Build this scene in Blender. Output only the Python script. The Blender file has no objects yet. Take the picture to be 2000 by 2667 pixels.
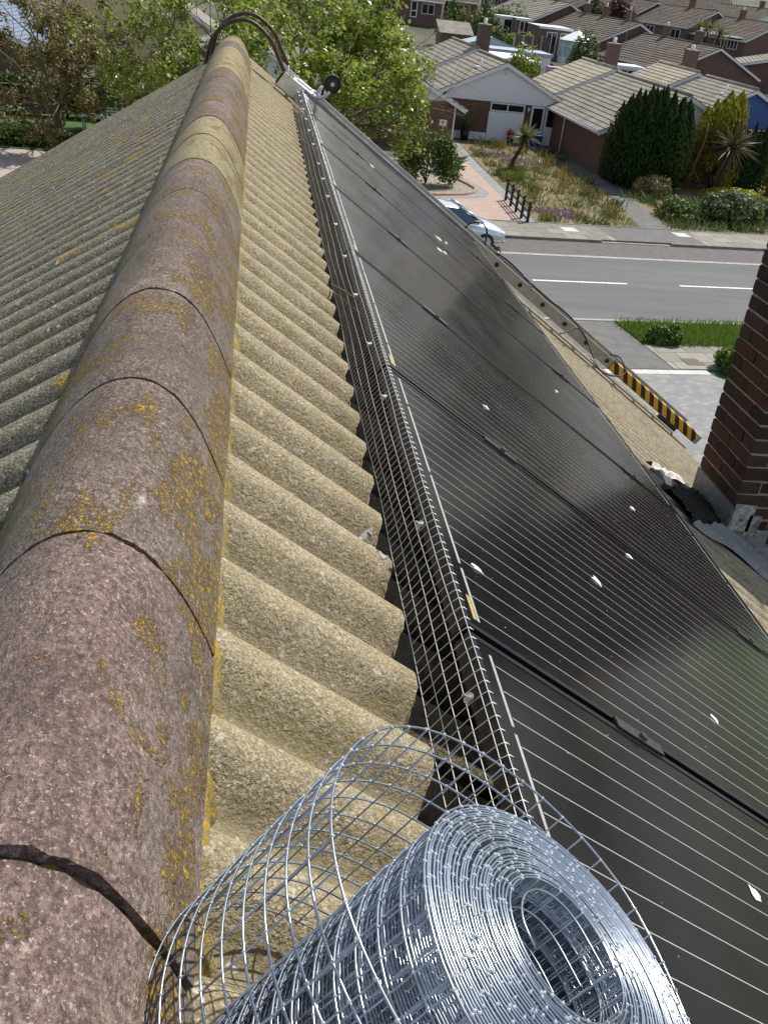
import bpy, math, random
import numpy as np
from mathutils import Vector, Matrix
random.seed(7); rng = np.random.default_rng(11)
scene = bpy.context.scene
COL = scene.collection
rad = math.radians

# ------------------------------------------------------------------ camera
F_PX = 2508.8                      # focal length in pixels of a 2000 px wide picture
CAM = Vector((0.1711, 0.0, 0.6868))
R0 = Vector((0.9881767, -0.11174644, 0.10497403))   # image right
R1 = Vector((0.03508405, -0.50169869, -0.86433068)) # image down
R2 = Vector((0.14925121, 0.85779435, -0.49184644))  # view direction
cd = bpy.data.cameras.new('camera')
cam = bpy.data.objects.new('camera', cd); COL.objects.link(cam)
mw = Matrix.Identity(4)
for i in range(3):
    mw[i][0] = R0[i]; mw[i][1] = -R1[i]; mw[i][2] = -R2[i]; mw[i][3] = CAM[i]
cam.matrix_world = mw
cd.sensor_fit = 'HORIZONTAL'; cd.sensor_width = 36.0
cd.lens = F_PX / 2000 * 36.0
cd.clip_start = 0.02; cd.clip_end = 3000
scene.camera = cam

# ------------------------------------------------------------------ sky, sun, exposure
SUN = Vector((0.450, 0.378, 0.809)).normalized()
world = bpy.data.worlds.new('World'); scene.world = world
world.use_nodes = True
wn = world.node_tree.nodes; wl = world.node_tree.links
sky = wn.new('ShaderNodeTexSky'); sky.sky_type = 'NISHITA'; sky.sun_disc = False
sky.sun_elevation = math.asin(SUN.z); sky.sun_rotation = math.atan2(SUN.x, SUN.y)
sky.air_density = 1.0; sky.dust_density = 0.6; sky.ozone_density = 1.2
bg = wn['Background']; bg.inputs['Strength'].default_value = 0.125
hs = wn.new('ShaderNodeHueSaturation'); hs.inputs['Saturation'].default_value = 0.62
wl.new(sky.outputs['Color'], hs.inputs['Color']); wl.new(hs.outputs['Color'], bg.inputs['Color'])
ld = bpy.data.lights.new('sun', 'SUN'); ld.energy = 4.4; ld.angle = rad(0.55); ld.color = (1.0, 0.95, 0.87)
lo = bpy.data.objects.new('sun', ld); COL.objects.link(lo)
lo.rotation_euler = (-SUN).to_track_quat('-Z', 'Y').to_euler(); lo.location = (30, 20, 60)
scene.view_settings.view_transform = 'Standard'; scene.view_settings.look = 'None'
scene.view_settings.gamma = 1.0; scene.view_settings.exposure = 0.3

# ------------------------------------------------------------------ frames of reference
G = -7.7                                              # street level
TH, THL = 0.5998, 0.5542                              # roof pitches
U = Vector((math.cos(TH), 0, -math.sin(TH))); N = Vector((math.sin(TH), 0, math.cos(TH)))
UL = Vector((-math.cos(THL), 0, -math.sin(THL))); NL = Vector((-math.sin(THL), 0, math.cos(THL)))
def RP(s, y, h=0.0): return U * s + N * h + Vector((0, y, 0))        # right slope
def LP(s, y, h=0.0): return UL * s + NL * h + Vector((0, y, 0))      # left slope
def gz(x, y): return G + 0.03 * max(0, y - 80) * (1 if y < 330 else 330 / y) + 0.03 * min(max(0, x - 25), 200) * min(1, max(0, (y - 62) / 20))
RA = rad(6.5); RO = Vector((9.0, 35.6, 0)); RE = Vector((math.cos(RA), math.sin(RA), 0)); RN = Vector((-math.sin(RA), math.cos(RA), 0))
def ST(a, d, z=0.0): return RO + RE * a + RN * d + Vector((0, 0, G + z))  # street frame: along, across, up

# ------------------------------------------------------------------ tagging
def tag(o, label=None, cat=None, group=None, kind=None):
    if label: o['label'] = label
    if cat: o['category'] = cat
    if group: o['group'] = group
    if kind: o['kind'] = kind
    return o
def thing(name, label, cat, loc=(0, 0, 0), rz=0.0, group=None):
    o = bpy.data.objects.new(name, None); COL.objects.link(o)
    o.empty_display_size = 0.1
    o.location = loc; o.rotation_euler = (0, 0, rz)
    return tag(o, label, cat, group)

# ------------------------------------------------------------------ mesh builder
class MB:
    def __init__(s): s.v = []; s.f = []; s.m = []; s.sm = []
    def add(s, vs, fs, m=0, smooth=False):
        b = len(s.v); s.v.extend(tuple(v) for v in vs)
        for f in fs: s.f.append([b + i for i in f]); s.m.append(m); s.sm.append(smooth)
        return s
    def box(s, x0, x1, y0, y1, z0, z1, m=0, M=None):
        vs = [Vector((x, y, z)) for x in (x0, x1) for y in (y0, y1) for z in (z0, z1)]
        if M is not None: vs = [M @ v for v in vs]
        return s.add(vs, [(0, 1, 3, 2), (4, 6, 7, 5), (0, 4, 5, 1), (2, 3, 7, 6), (0, 2, 6, 4), (1, 5, 7, 3)], m)
    def obox(s, o, a, b, c, m=0):
        o, a, b, c = map(Vector, (o, a, b, c))
        vs = [o + a * i + b * j + c * k for i in (0, 1) for j in (0, 1) for k in (0, 1)]
        return s.add(vs, [(0, 1, 3, 2), (4, 6, 7, 5), (0, 4, 5, 1), (2, 3, 7, 6), (0, 2, 6, 4), (1, 5, 7, 3)], m)
    def prism(s, poly, d, m=0):
        n = len(poly); d = Vector(d); p = [Vector(x) for x in poly]
        return s.add(p + [x + d for x in p], [tuple(range(n))[::-1], tuple(range(n, 2 * n))] + [(i, (i + 1) % n, n + (i + 1) % n, n + i) for i in range(n)], m)
    def tube(s, pts, r, sides=6, m=0, caps=True, closed=False):
        pts = [Vector(p) for p in pts]; n = len(pts)
        rr = r if isinstance(r, (list, tuple, np.ndarray)) else [r] * n
        vs = []; prev = None
        for i, p in enumerate(pts):
            t = (pts[min(i + 1, n - 1)] - pts[max(i - 1, 0)])
            if closed: t = pts[(i + 1) % n] - pts[i - 1]
            if t.length < 1e-9: t = Vector((0, 0, 1))
            t.normalize()
            if prev is None:
                a = Vector((0, 0, 1)) if abs(t.z) < .9 else Vector((1, 0, 0)); prev = t.cross(a).normalized()
            else:
                prev = (prev - t * prev.dot(t))
                prev = prev.normalized() if prev.length > 1e-6 else t.orthogonal().normalized()
            b = t.cross(prev)
            for k in range(sides):
                an = 2 * math.pi * k / sides
                vs.append(p + (prev * math.cos(an) + b * math.sin(an)) * rr[i])
        fs = []
        for i in range(n - (0 if closed else 1)):
            j = (i + 1) % n
            for k in range(sides): fs.append((i * sides + k, i * sides + (k + 1) % sides, j * sides + (k + 1) % sides, j * sides + k))
        if caps and not closed: fs += [tuple(range(sides))[::-1], tuple((n - 1) * sides + k for k in range(sides))]
        return s.add(vs, fs, m, True)
    def disc(s, c, ax, r, t, sides=16, m=0):
        c = Vector(c); ax = Vector(ax).normalized(); a = ax.orthogonal().normalized(); b = ax.cross(a)
        ring = [c + (a * math.cos(2 * math.pi * k / sides) + b * math.sin(2 * math.pi * k / sides)) * r for k in range(sides)]
        return s.prism(ring, ax * t, m)
    def blob(s, c, rx, ry, rz, seg=10, rings=6, m=0, jit=0.0):
        c = Vector(c); vs = []; fs = []
        for i in range(rings + 1):
            t = math.pi * i / rings
            for k in range(seg):
                p = 2 * math.pi * k / seg; j = 1 + random.uniform(-jit, jit)
                vs.append(c + Vector((rx * math.sin(t) * math.cos(p) * j, ry * math.sin(t) * math.sin(p) * j, rz * math.cos(t) * j)))
        for i in range(rings):
            for k in range(seg): fs.append((i * seg + k, (i + 1) * seg + k, (i + 1) * seg + (k + 1) % seg, i * seg + (k + 1) % seg))
        return s.add(vs, fs, m, True)
    def build(s, name, mats, parent=None, world=False):
        me = bpy.data.meshes.new(name)
        vs = s.v
        if world and parent is not None:
            l = parent.location; vs = [(v[0] - l.x, v[1] - l.y, v[2] - l.z) for v in vs]
        me.from_pydata(vs, [], s.f)
        mats = mats if isinstance(mats, (list, tuple)) else [mats]
        for mt in mats: me.materials.append(mt)
        me.polygons.foreach_set('material_index', s.m); me.polygons.foreach_set('use_smooth', s.sm)
        me.update()
        o = bpy.data.objects.new(name, me); COL.objects.link(o)
        if parent is not None: o.parent = parent
        return o

def np_mesh(name, V, Fq, mat, parent=None, smooth=False, world=False):
    V = np.asarray(V, np.float32).reshape(-1, 3); Fq = np.asarray(Fq, np.int32); k = Fq.shape[1]
    if world and parent is not None: V = V - np.array(parent.location, np.float32)
    me = bpy.data.meshes.new(name)
    me.vertices.add(len(V)); me.vertices.foreach_set('co', V.ravel())
    me.loops.add(Fq.size); me.loops.foreach_set('vertex_index', Fq.ravel())
    me.polygons.add(len(Fq)); me.polygons.foreach_set('loop_start', np.arange(0, Fq.size, k, dtype=np.int32))
    me.polygons.foreach_set('use_smooth', np.full(len(Fq), smooth))
    me.update(calc_edges=True); me.validate()
    me.materials.append(mat)
    o = bpy.data.objects.new(name, me); COL.objects.link(o)
    if parent is not None: o.parent = parent
    return o

# ------------------------------------------------------------------ materials
class NT:
    def __init__(s, name):
        s.m = bpy.data.materials.new(name); s.m.use_nodes = True; s.t = s.m.node_tree
        s.b = s.t.nodes['Principled BSDF']; s.co = None; s.out = s.t.nodes['Material Output']
    def n(s, ty, **kw):
        o = s.t.nodes.new(ty)
        for k, v in kw.items(): setattr(o, k, v)
        return o
    def l(s, a, b): s.t.links.new(a, b)
    def coord(s, kind='Object'):
        if s.co is None: s.co = s.n('ShaderNodeTexCoord')
        return s.co.outputs[kind]
    def noise(s, scale, detail=4, rough=.6, vec=None, dist=0.0):
        o = s.n('ShaderNodeTexNoise'); o.inputs['Scale'].default_value = scale; o.inputs['Detail'].default_value = detail
        o.inputs['Roughness'].default_value = rough; o.inputs['Distortion'].default_value = dist
        s.l(vec if vec is not None else s.coord(), o.inputs['Vector']); return o.outputs['Fac']
    def vor(s, scale, vec=None, out='Distance', feature='F1'):
        o = s.n('ShaderNodeTexVoronoi', feature=feature); o.inputs['Scale'].default_value = scale
        s.l(vec if vec is not None else s.coord(), o.inputs['Vector']); return o.outputs[out]
    def scaled(s, x, y, z, rot=(0, 0, 0), kind='Object'):
        o = s.n('ShaderNodeMapping'); o.inputs['Scale'].default_value = (x, y, z); o.inputs['Rotation'].default_value = rot
        s.l(s.coord(kind), o.inputs['Vector']); return o.outputs['Vector']
    def ramp(s, fac, stops, interp='LINEAR'):
        o = s.n('ShaderNodeValToRGB'); e = o.color_ramp; e.interpolation = interp
        while len(e.elements) < len(stops): e.elements.new(.5)
        for el, (p, c) in zip(e.elements, stops):
            el.position = p; el.color = (c if len(c) == 4 else tuple(c) + (1,)) if isinstance(c, (tuple, list)) else (c, c, c, 1)
        s.l(fac, o.inputs['Fac']); return o.outputs['Color']
    def rng(s, fac, a, b, c=0., d=1.):
        o = s.n('ShaderNodeMapRange'); o.clamp = True
        for i, x in zip((1, 2, 3, 4), (a, b, c, d)): o.inputs[i].default_value = x
        s.l(fac, o.inputs[0]); return o.outputs[0]
    def math(s, op, a, b=None):
        o = s.n('ShaderNodeMath', operation=op)
        for i, x in enumerate((a, b)):
            if x is None: continue
            if isinstance(x, (int, float)): o.inputs[i].default_value = x
            else: s.l(x, o.inputs[i])
        return o.outputs[0]
    def mix(s, fac, a, b, bt='MIX'):
        o = s.n('ShaderNodeMix', data_type='RGBA', blend_type=bt)
        for i, x in ((0, fac), (6, a), (7, b)):
            if isinstance(x, (int, float)): o.inputs[i].default_value = x
            elif isinstance(x, (tuple, list)): o.inputs[i].default_value = tuple(x) + (1,) if len(x) == 3 else x
            else: s.l(x, o.inputs[i])
        return o.outputs[2]
    def sep(s, vec=None):
        o = s.n('ShaderNodeSeparateXYZ'); s.l(vec if vec is not None else s.coord(), o.inputs[0]); return o.outputs
    def comb(s, x, y, z):
        o = s.n('ShaderNodeCombineXYZ')
        for i, v in enumerate((x, y, z)):
            if isinstance(v, (int, float)): o.inputs[i].default_value = v
            else: s.l(v, o.inputs[i])
        return o.outputs[0]
    def color(s, c):
        if isinstance(c, (tuple, list)): s.b.inputs['Base Color'].default_value = tuple(c) + (1,)
        else: s.l(c, s.b.inputs['Base Color'])
    def bump(s, h, strength=.4, dist=.003):
        o = s.n('ShaderNodeBump'); o.inputs['Strength'].default_value = strength; o.inputs['Distance'].default_value = dist
        s.l(h, o.inputs['Height']); s.l(o.outputs[0], s.b.inputs['Normal'])
    def set(s, rough=None, metal=None, spec=None, coat=None):
        if rough is not None:
            if isinstance(rough, (int, float)): s.b.inputs['Roughness'].default_value = rough
            else: s.l(rough, s.b.inputs['Roughness'])
        if metal is not None: s.b.inputs['Metallic'].default_value = metal
        if spec is not None: s.b.inputs['Specular IOR Level'].default_value = spec
        if coat is not None: s.b.inputs['Coat Weight'].default_value = coat; s.b.inputs['Coat Roughness'].default_value = .08
        return s.m

def plain(name, c, rough=.6, metal=0., var=.15, scale=20., bump=0.):
    t = NT(name); f = t.noise(scale, 5)
    d = tuple(x * (1 - var) for x in c); e = tuple(min(1, x * (1 + var)) for x in c)
    t.color(t.ramp(f, [(.3, d), (.7, e)]))
    if bump: t.bump(t.noise(scale * 4, 4), bump, .004)
    return t.set(rough, metal)

def stone(name, dark, mid, light, grain=260., stain_shade=(.1, .09, .06), stain_amt=.5, lichen=.5, lich_scale=9., moss=None, bump=.6, speck=0.0, lcol=(.50, .31, .03), rough=.92, mott=None, edge=False, agg=0., valley=0.):
    t = NT(name)
    g = t.noise(grain, 3, .7); v = t.vor(grain * .8)
    col = t.ramp(g, [(.28, dark), (.47, mid), (.62, mid), (.78, light)])
    big = t.noise(3.1, 5, .65); med = t.noise(22, 5, .7)
    col = t.mix(t.math('MULTIPLY', t.rng(med, .42, .72), stain_amt), col, stain_shade)
    col = t.mix(t.math('MULTIPLY', t.rng(big, .5, .75), stain_amt * .8), col, stain_shade)
    if mott: col = t.mix(t.rng(t.noise(70, 4, .7), .46, .62, 0, .75), col, mott)
    if agg:
        cv = t.sep(t.vor(agg, out='Color'))[0]
        col = t.mix(t.math('MULTIPLY', t.rng(cv, .62, .95), .34), col, light); col = t.mix(t.math('MULTIPLY', t.rng(cv, .38, .05), .38), col, dark)
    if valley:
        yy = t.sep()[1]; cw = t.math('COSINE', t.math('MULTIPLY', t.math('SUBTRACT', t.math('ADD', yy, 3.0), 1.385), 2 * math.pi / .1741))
        col = t.mix(t.math('MULTIPLY', t.rng(t.math('ADD', cw, t.rng(t.noise(14, 4, .7), .3, .7, -.4, .4)), -.05, -.95), valley), col, stain_shade)  # dirt in right-slope valleys; on the left slope, groove shade put into the colour
    if speck: col = t.mix(t.math('MULTIPLY', t.rng(t.noise(grain * .45, 2, .6), .64, .72), speck), col, (.62, .60, .54))
    if moss: col = t.mix(t.math('MULTIPLY', t.rng(t.noise(6, 5, .6), .54, .7), t.rng(t.noise(60, 3), .42, .6)), col, moss)
    if lichen:
        a = t.rng(t.noise(lich_scale, 5, .65, dist=.5), .69 - .12 * lichen, .76 - .12 * lichen)
        if edge:
            ax = t.math('ABSOLUTE', t.math('ADD', t.sep()[0], .009)); a = t.rng(t.math('ADD', t.noise(lich_scale, 5, .65, dist=.8), t.rng(ax, .05, .16, -.04, .12)), .61, .69)
        b = t.rng(t.noise(85, 5, .8), .47, .54)
        c2 = t.ramp(t.noise(50, 2), [(.35, tuple(x * .62 for x in lcol)), (.65, lcol)])
        col = t.mix(t.math('MULTIPLY', a, b), col, c2)
    t.color(col)
    h = t.math('ADD', t.math('MULTIPLY', g, 1.0), t.math('MULTIPLY', med, 1.2))
    t.bump(h, bump, .004)
    return t.set(rough, spec=.25)

M = {}
M['sheet_right'] = stone('pale_fibre_cement', (.075, .06, .036), (.315, .258, .158), (.72, .65, .50), 135, (.17, .145, .085), .6, .30, 12, (.19, .17, .06), 1.1, .5, lcol=(.50, .30, .03), agg=380., valley=.7)  # pale beige is the upper sheets' own colour
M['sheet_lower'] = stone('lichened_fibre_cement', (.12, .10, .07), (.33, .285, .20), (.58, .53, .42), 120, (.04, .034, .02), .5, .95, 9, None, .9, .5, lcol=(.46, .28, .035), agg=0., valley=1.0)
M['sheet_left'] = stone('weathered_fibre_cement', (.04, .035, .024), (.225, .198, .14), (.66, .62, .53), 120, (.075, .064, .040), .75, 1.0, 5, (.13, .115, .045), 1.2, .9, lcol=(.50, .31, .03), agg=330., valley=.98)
def ridge_mat(name, a, b, c, lich, lsc, white=.6):
    """fired clay gone patchy: soft stains of three tones, fine pits, lichen in broken rosettes, bird lime"""
    t = NT(name); geo = t.n('ShaderNodeObjectInfo')
    v = t.scaled(1.0, .62, 1.0)
    big = t.noise(5.5, 5, .62, vec=v); med = t.noise(34, 5, .72, vec=v); fine = t.noise(190, 3, .7, vec=v); pit = t.noise(95, 3, .65, vec=v)
    f = t.math('ADD', t.math('MULTIPLY', big, .5), t.math('MULTIPLY', med, .5))
    col = t.ramp(f, [(.36, a), (.46, b), (.54, b), (.64, c)])
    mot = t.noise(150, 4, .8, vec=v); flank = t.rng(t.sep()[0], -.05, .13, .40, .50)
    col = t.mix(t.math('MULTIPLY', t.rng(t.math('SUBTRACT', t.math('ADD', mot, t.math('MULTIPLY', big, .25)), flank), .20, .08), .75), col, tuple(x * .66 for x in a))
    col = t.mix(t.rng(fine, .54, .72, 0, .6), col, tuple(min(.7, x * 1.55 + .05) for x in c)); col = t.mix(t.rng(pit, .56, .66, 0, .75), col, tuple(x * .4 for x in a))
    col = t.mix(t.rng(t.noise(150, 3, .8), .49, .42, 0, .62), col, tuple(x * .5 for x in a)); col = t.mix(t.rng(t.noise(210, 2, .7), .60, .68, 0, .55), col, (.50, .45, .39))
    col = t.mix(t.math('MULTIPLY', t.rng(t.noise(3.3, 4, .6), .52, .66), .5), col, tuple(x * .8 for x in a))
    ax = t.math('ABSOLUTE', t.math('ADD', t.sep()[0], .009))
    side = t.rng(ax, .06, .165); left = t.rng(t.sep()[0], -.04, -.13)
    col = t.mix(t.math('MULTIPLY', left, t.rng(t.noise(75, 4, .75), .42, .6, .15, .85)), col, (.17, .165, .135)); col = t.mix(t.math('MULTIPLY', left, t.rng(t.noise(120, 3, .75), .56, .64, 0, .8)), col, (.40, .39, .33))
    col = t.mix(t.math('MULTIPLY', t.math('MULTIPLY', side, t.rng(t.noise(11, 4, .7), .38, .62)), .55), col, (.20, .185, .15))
    m = t.rng(t.math('ADD', t.noise(lsc, 5, .65, vec=t.scaled(1.2, .8, 1.2), dist=.6), t.math('MULTIPLY', side, .12)), .655 - .10 * lich, .70 - .10 * lich)
    m = t.math('MULTIPLY', m, t.rng(t.noise(115, 5, .8), .48, .56))
    col = t.mix(m, col, t.ramp(t.noise(60, 2), [(.35, (.27, .16, .018)), (.65, (.44, .285, .045))]))
    w = t.math('MULTIPLY', t.rng(t.noise(13, 3, .6, vec=t.scaled(1, .55, 1)), .67, .73), t.rng(t.noise(120, 3, .7), .42, .55))
    col = t.mix(t.math('MULTIPLY', w, white), col, (.66, .65, .61))
    t.color(col)
    t.bump(t.math('ADD', t.math('MULTIPLY', fine, .9), t.math('ADD', t.math('MULTIPLY', med, 1.0), t.math('MULTIPLY', m, 1.4))), .8, .005)
    return t.set(.88, spec=.3)
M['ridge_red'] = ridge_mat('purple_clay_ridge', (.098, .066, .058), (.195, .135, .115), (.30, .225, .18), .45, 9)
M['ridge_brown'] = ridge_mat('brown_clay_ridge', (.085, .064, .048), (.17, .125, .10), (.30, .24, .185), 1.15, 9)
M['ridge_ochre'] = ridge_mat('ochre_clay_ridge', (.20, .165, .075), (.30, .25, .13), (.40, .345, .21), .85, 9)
M['mortar'] = stone('old_mortar', (.08, .07, .035), (.24, .21, .12), (.45, .41, .29), 200, (.13, .10, .04), .8, 1.9, 14, (.16, .15, .04), 1., .3)
def panel_mat():
    t = NT('solar_glass'); x, y, z = t.sep()
    fy = t.math('FRACT', t.math('MULTIPLY', t.math('SUBTRACT', y, .026), 18 / 1.082))
    line = t.math('LESS_THAN', t.math('ABSOLUTE', t.math('SUBTRACT', fy, .5)), .0125)
    inside = t.math('MULTIPLY', t.math('GREATER_THAN', x, .045), t.math('LESS_THAN', x, 1.86))
    line = t.math('MULTIPLY', line, inside)
    base = t.ramp(t.noise(8, 4), [(.3, (.006, .006, .0072)), (.7, (.012, .012, .0125))])
    col = t.mix(line, base, (.50, .50, .49))
    dust = t.math('MULTIPLY', t.rng(t.vor(38), .07, .03), t.rng(t.noise(20, 2), .55, .62))
    col = t.mix(dust, col, (.6, .6, .57))
    col = t.mix(t.rng(t.noise(900, 2), .70, .78, 0, .35), col, (.35, .35, .33))
    t.color(col)
    t.bump(t.noise(700, 2), .012, .001)
    t.b.inputs['IOR'].default_value = 1.42
    return t.set(t.rng(t.noise(3, 4), .3, .7, .12, .20))
M['glass_panel'] = panel_mat()
M['black_frame'] = plain('black_anodised_frame', (.012, .012, .014), .38, .3, .2, 40)
M['grey_bar'] = plain('tinned_ribbon', (.42, .42, .40), .45, .4, .15, 60)
M['gold'] = plain('gold_sticker', (.42, .31, .10), .5, .2, .3, 300)
M['alu'] = plain('mill_aluminium', (.62, .62, .62), .32, .9, .12, 30)
M['alu_dull'] = plain('dull_aluminium', (.40, .385, .355), .5, .55, .18, 14)
M['galv'] = plain('galvanised_wire', (.40, .445, .51), .30, .97, .15, 60)
M['clamp'] = plain('black_clamp', (.16, .16, .165), .28, .9, .2, 50)
M['zinc'] = plain('zinc_weld', (.55, .58, .61), .35, .5, .1, 60)
M['galv_dull'] = plain('weathered_wire', (.68, .68, .66), .40, .8, .2, 50)
M['rust'] = plain('rusty_painted_steel', (.075, .045, .035), .5, .4, .5, 25)
M['blk_rubber'] = plain('black_rubber', (.012, .012, .012), .55, 0, .3, 20)
M['dropping'] = plain('bird_lime', (.75, .75, .70), .9, 0, .2, 120, .5)
M['lead'] = stone('lead_sheet', (.13, .135, .14), (.25, .26, .27), (.5, .5, .49), 40, (.11, .12, .1), .6, 0, bump=.25, rough=.6, speck=.5)
M['peel'] = stone('peeling_sealant', (.04, .035, .03), (.5, .49, .45), (.62, .61, .57), 18, (.03, .03, .025), 1.0, 0, bump=.5)
M['debris'] = stone('debris_and_shade', (.008, .008, .006), (.022, .019, .014), (.10, .085, .06), 120, (.012, .01, .008), .6, 0, bump=1.5)  # near black: the chimney's shade is put into this colour
M['white_patch'] = stone('white_membrane', (.45, .44, .40), (.62, .60, .55), (.72, .71, .67), 40, (.40, .37, .3), .4, 0, bump=.3)
M['pointing'] = stone('brick_mortar', (.18, .16, .125), (.36, .325, .25), (.48, .44, .36), 240, (.15, .13, .1), .5, 0, bump=.6)
for i, c in enumerate([(.062, .034, .026), (.045, .028, .024), (.092, .043, .028), (.057, .036, .029), (.077, .048, .037)]):
    M['brick%d' % i] = stone('dark_red_brick_%d' % i, tuple(x * .5 for x in c), c, tuple(x * 1.7 for x in c), 150, tuple(x * .45 for x in c), .5, 0, bump=.7, rough=.9)
def stripe_mat():
    t = NT('hazard_stripe'); x, y, z = t.sep()
    f = t.math('FRACT', t.math('ADD', t.math('MULTIPLY', x, 11.0), t.math('MULTIPLY', z, 2.2)))
    col = t.mix(t.math('GREATER_THAN', f, .5), (.012, .012, .012), (.66, .36, .012)); t.color(col); return t.set(.4)
M['stripe'] = stripe_mat()

def brick_mat(name, c1, c2, mort, sc=1.0):
    t = NT(name); x, y, z = t.sep()
    b = t.n('ShaderNodeTexBrick'); b.inputs['Scale'].default_value = 1.0
    b.inputs['Brick Width'].default_value = .225 * sc; b.inputs['Row Height'].default_value = .075 * sc; b.inputs['Mortar Size'].default_value = .010 * sc
    b.inputs['Color1'].default_value = c1 + (1,); b.inputs['Color2'].default_value = c2 + (1,); b.inputs['Mortar'].default_value = mort + (1,)
    b.inputs['Bias'].default_value = -.1
    t.l(t.comb(t.math('ADD', x, y), z, 0.), b.inputs['Vector'])
    col = t.mix(t.rng(t.noise(2.5, 5), .45, .75, 0, .35), b.outputs['Color'], tuple(x * .5 for x in c1))
    t.color(col); t.bump(b.outputs['Fac'], -.4, .006); return t.set(.9)
M['brick'] = brick_mat('red_brick_wall', (.17, .062, .04), (.115, .045, .032), (.15, .125, .10))
M['brick_far'] = brick_mat('far_brick_wall', (.17, .085, .065), (.125, .062, .05), (.16, .13, .11), 1.6)
def tile_mat(name, a, b, c):
    t = NT(name)
    sc = t.scaled(1, 1, 1); f = t.noise(1.3, 5, .6); g = t.noise(30, 4, .7)
    col = t.ramp(t.math('ADD', t.math('MULTIPLY', f, .55), t.math('MULTIPLY', g, .45)), [(.36, a), (.5, b), (.64, c)])
    x, y, z = t.sep()
    fy = t.math('FRACT', t.math('MULTIPLY', y, 3.3))
    col = t.mix(t.math('MULTIPLY', t.math('LESS_THAN', fy, .09), .45), col, tuple(k * .35 for k in a))
    v = t.n('ShaderNodeTexWhiteNoise', noise_dimensions='2D'); t.l(t.comb(t.math('FLOOR', t.math('MULTIPLY', y, 3.3)), t.math('FLOOR', t.math('MULTIPLY', x, 3.2)), 0.), v.inputs['Vector'])
    col = t.mix(t.math('MULTIPLY', v.outputs['Value'], .28), col, a)
    t.color(col); t.bump(g, .5, .01); return t.set(.92, spec=.2)
M['tile_light'] = tile_mat('pale_concrete_tile', (.165, .148, .122), (.265, .24, .20), (.36, .33, .28))
M['tile_tan'] = tile_mat('tan_concrete_tile', (.26, .225, .165), (.37, .33, .25), (.46, .42, .33))
M['tile_dark'] = tile_mat('dark_concrete_tile', (.085, .07, .056), (.145, .12, .098), (.21, .175, .14))
M['tile_blue'] = plain('blue_grey_slate', (.16, .20, .27), .5, 0, .15, 8)
M['white'] = plain('white_paint', (.74, .75, .76), .5, 0, .06, 6)
M['render'] = plain('white_roughcast', (.78, .79, .79), .9, 0, .06, 40, .4)
M['cream'] = plain('cream_boarding', (.62, .52, .28), .7, 0, .1, 6)
def board_mat():
    t = NT('blue_boarding'); x, y, z = t.sep()
    f = t.math('FRACT', t.math('MULTIPLY', z, 5.5)); col = t.mix(t.math('LESS_THAN', f, .07), (.055, .12, .33), (.02, .04, .12)); t.color(col); return t.set(.6)
M['blue_board'] = board_mat()
M['pane'] = plain('window_glass', (.018, .022, .026), .06, 0, .3, 2)
M['door_glass'] = plain('door_glass', (.012, .015, .018), .1, 0, .3, 3)
M['cons_glass'] = plain('conservatory_glass', (.38, .48, .52), .12, 0, .25, 2)
M['poly'] = plain('white_polycarbonate', (.80, .83, .82), .35, 0, .05, 3)
M['lead_flat'] = plain('flat_roof_felt', (.34, .40, .46), .7, 0, .12, 3)
M['dark_wood'] = plain('dark_stained_timber', (.020, .014, .012), .6, 0, .4, 20)
M['old_wood'] = plain('weathered_timber', (.13, .10, .07), .8, 0, .3, 15)
M['fence_wood'] = plain('fence_timber', (.10, .07, .05), .8, 0, .3, 8)
M['pale_green'] = plain('pale_green_paint', (.42, .52, .50), .5, 0, .1, 10)
M['cloth_pink'] = plain('faded_pink_cloth', (.52, .38, .48), .8, 0, .15, 10)
M['blue_plastic'] = plain('blue_plastic', (.015, .04, .30), .35, 0, .1, 10)
M['red_flower'] = plain('red_petals', (.45, .02, .03), .6, 0, .3, 20)
M['terracotta'] = plain('black_pot', (.015, .015, .015), .5, 0, .3, 20)
M['silver'] = NT('silver_car_paint'); M['silver'].color((.60, .66, .68)); M['silver'] = M['silver'].set(.28, .65, coat=1.0)
M['car_glass'] = plain('car_glass', (.06, .13, .17), .05, 0, .1, 2)
M['lamp_glass'] = plain('headlight_glass', (.75, .8, .82), .08, .4, .1, 40)
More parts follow.
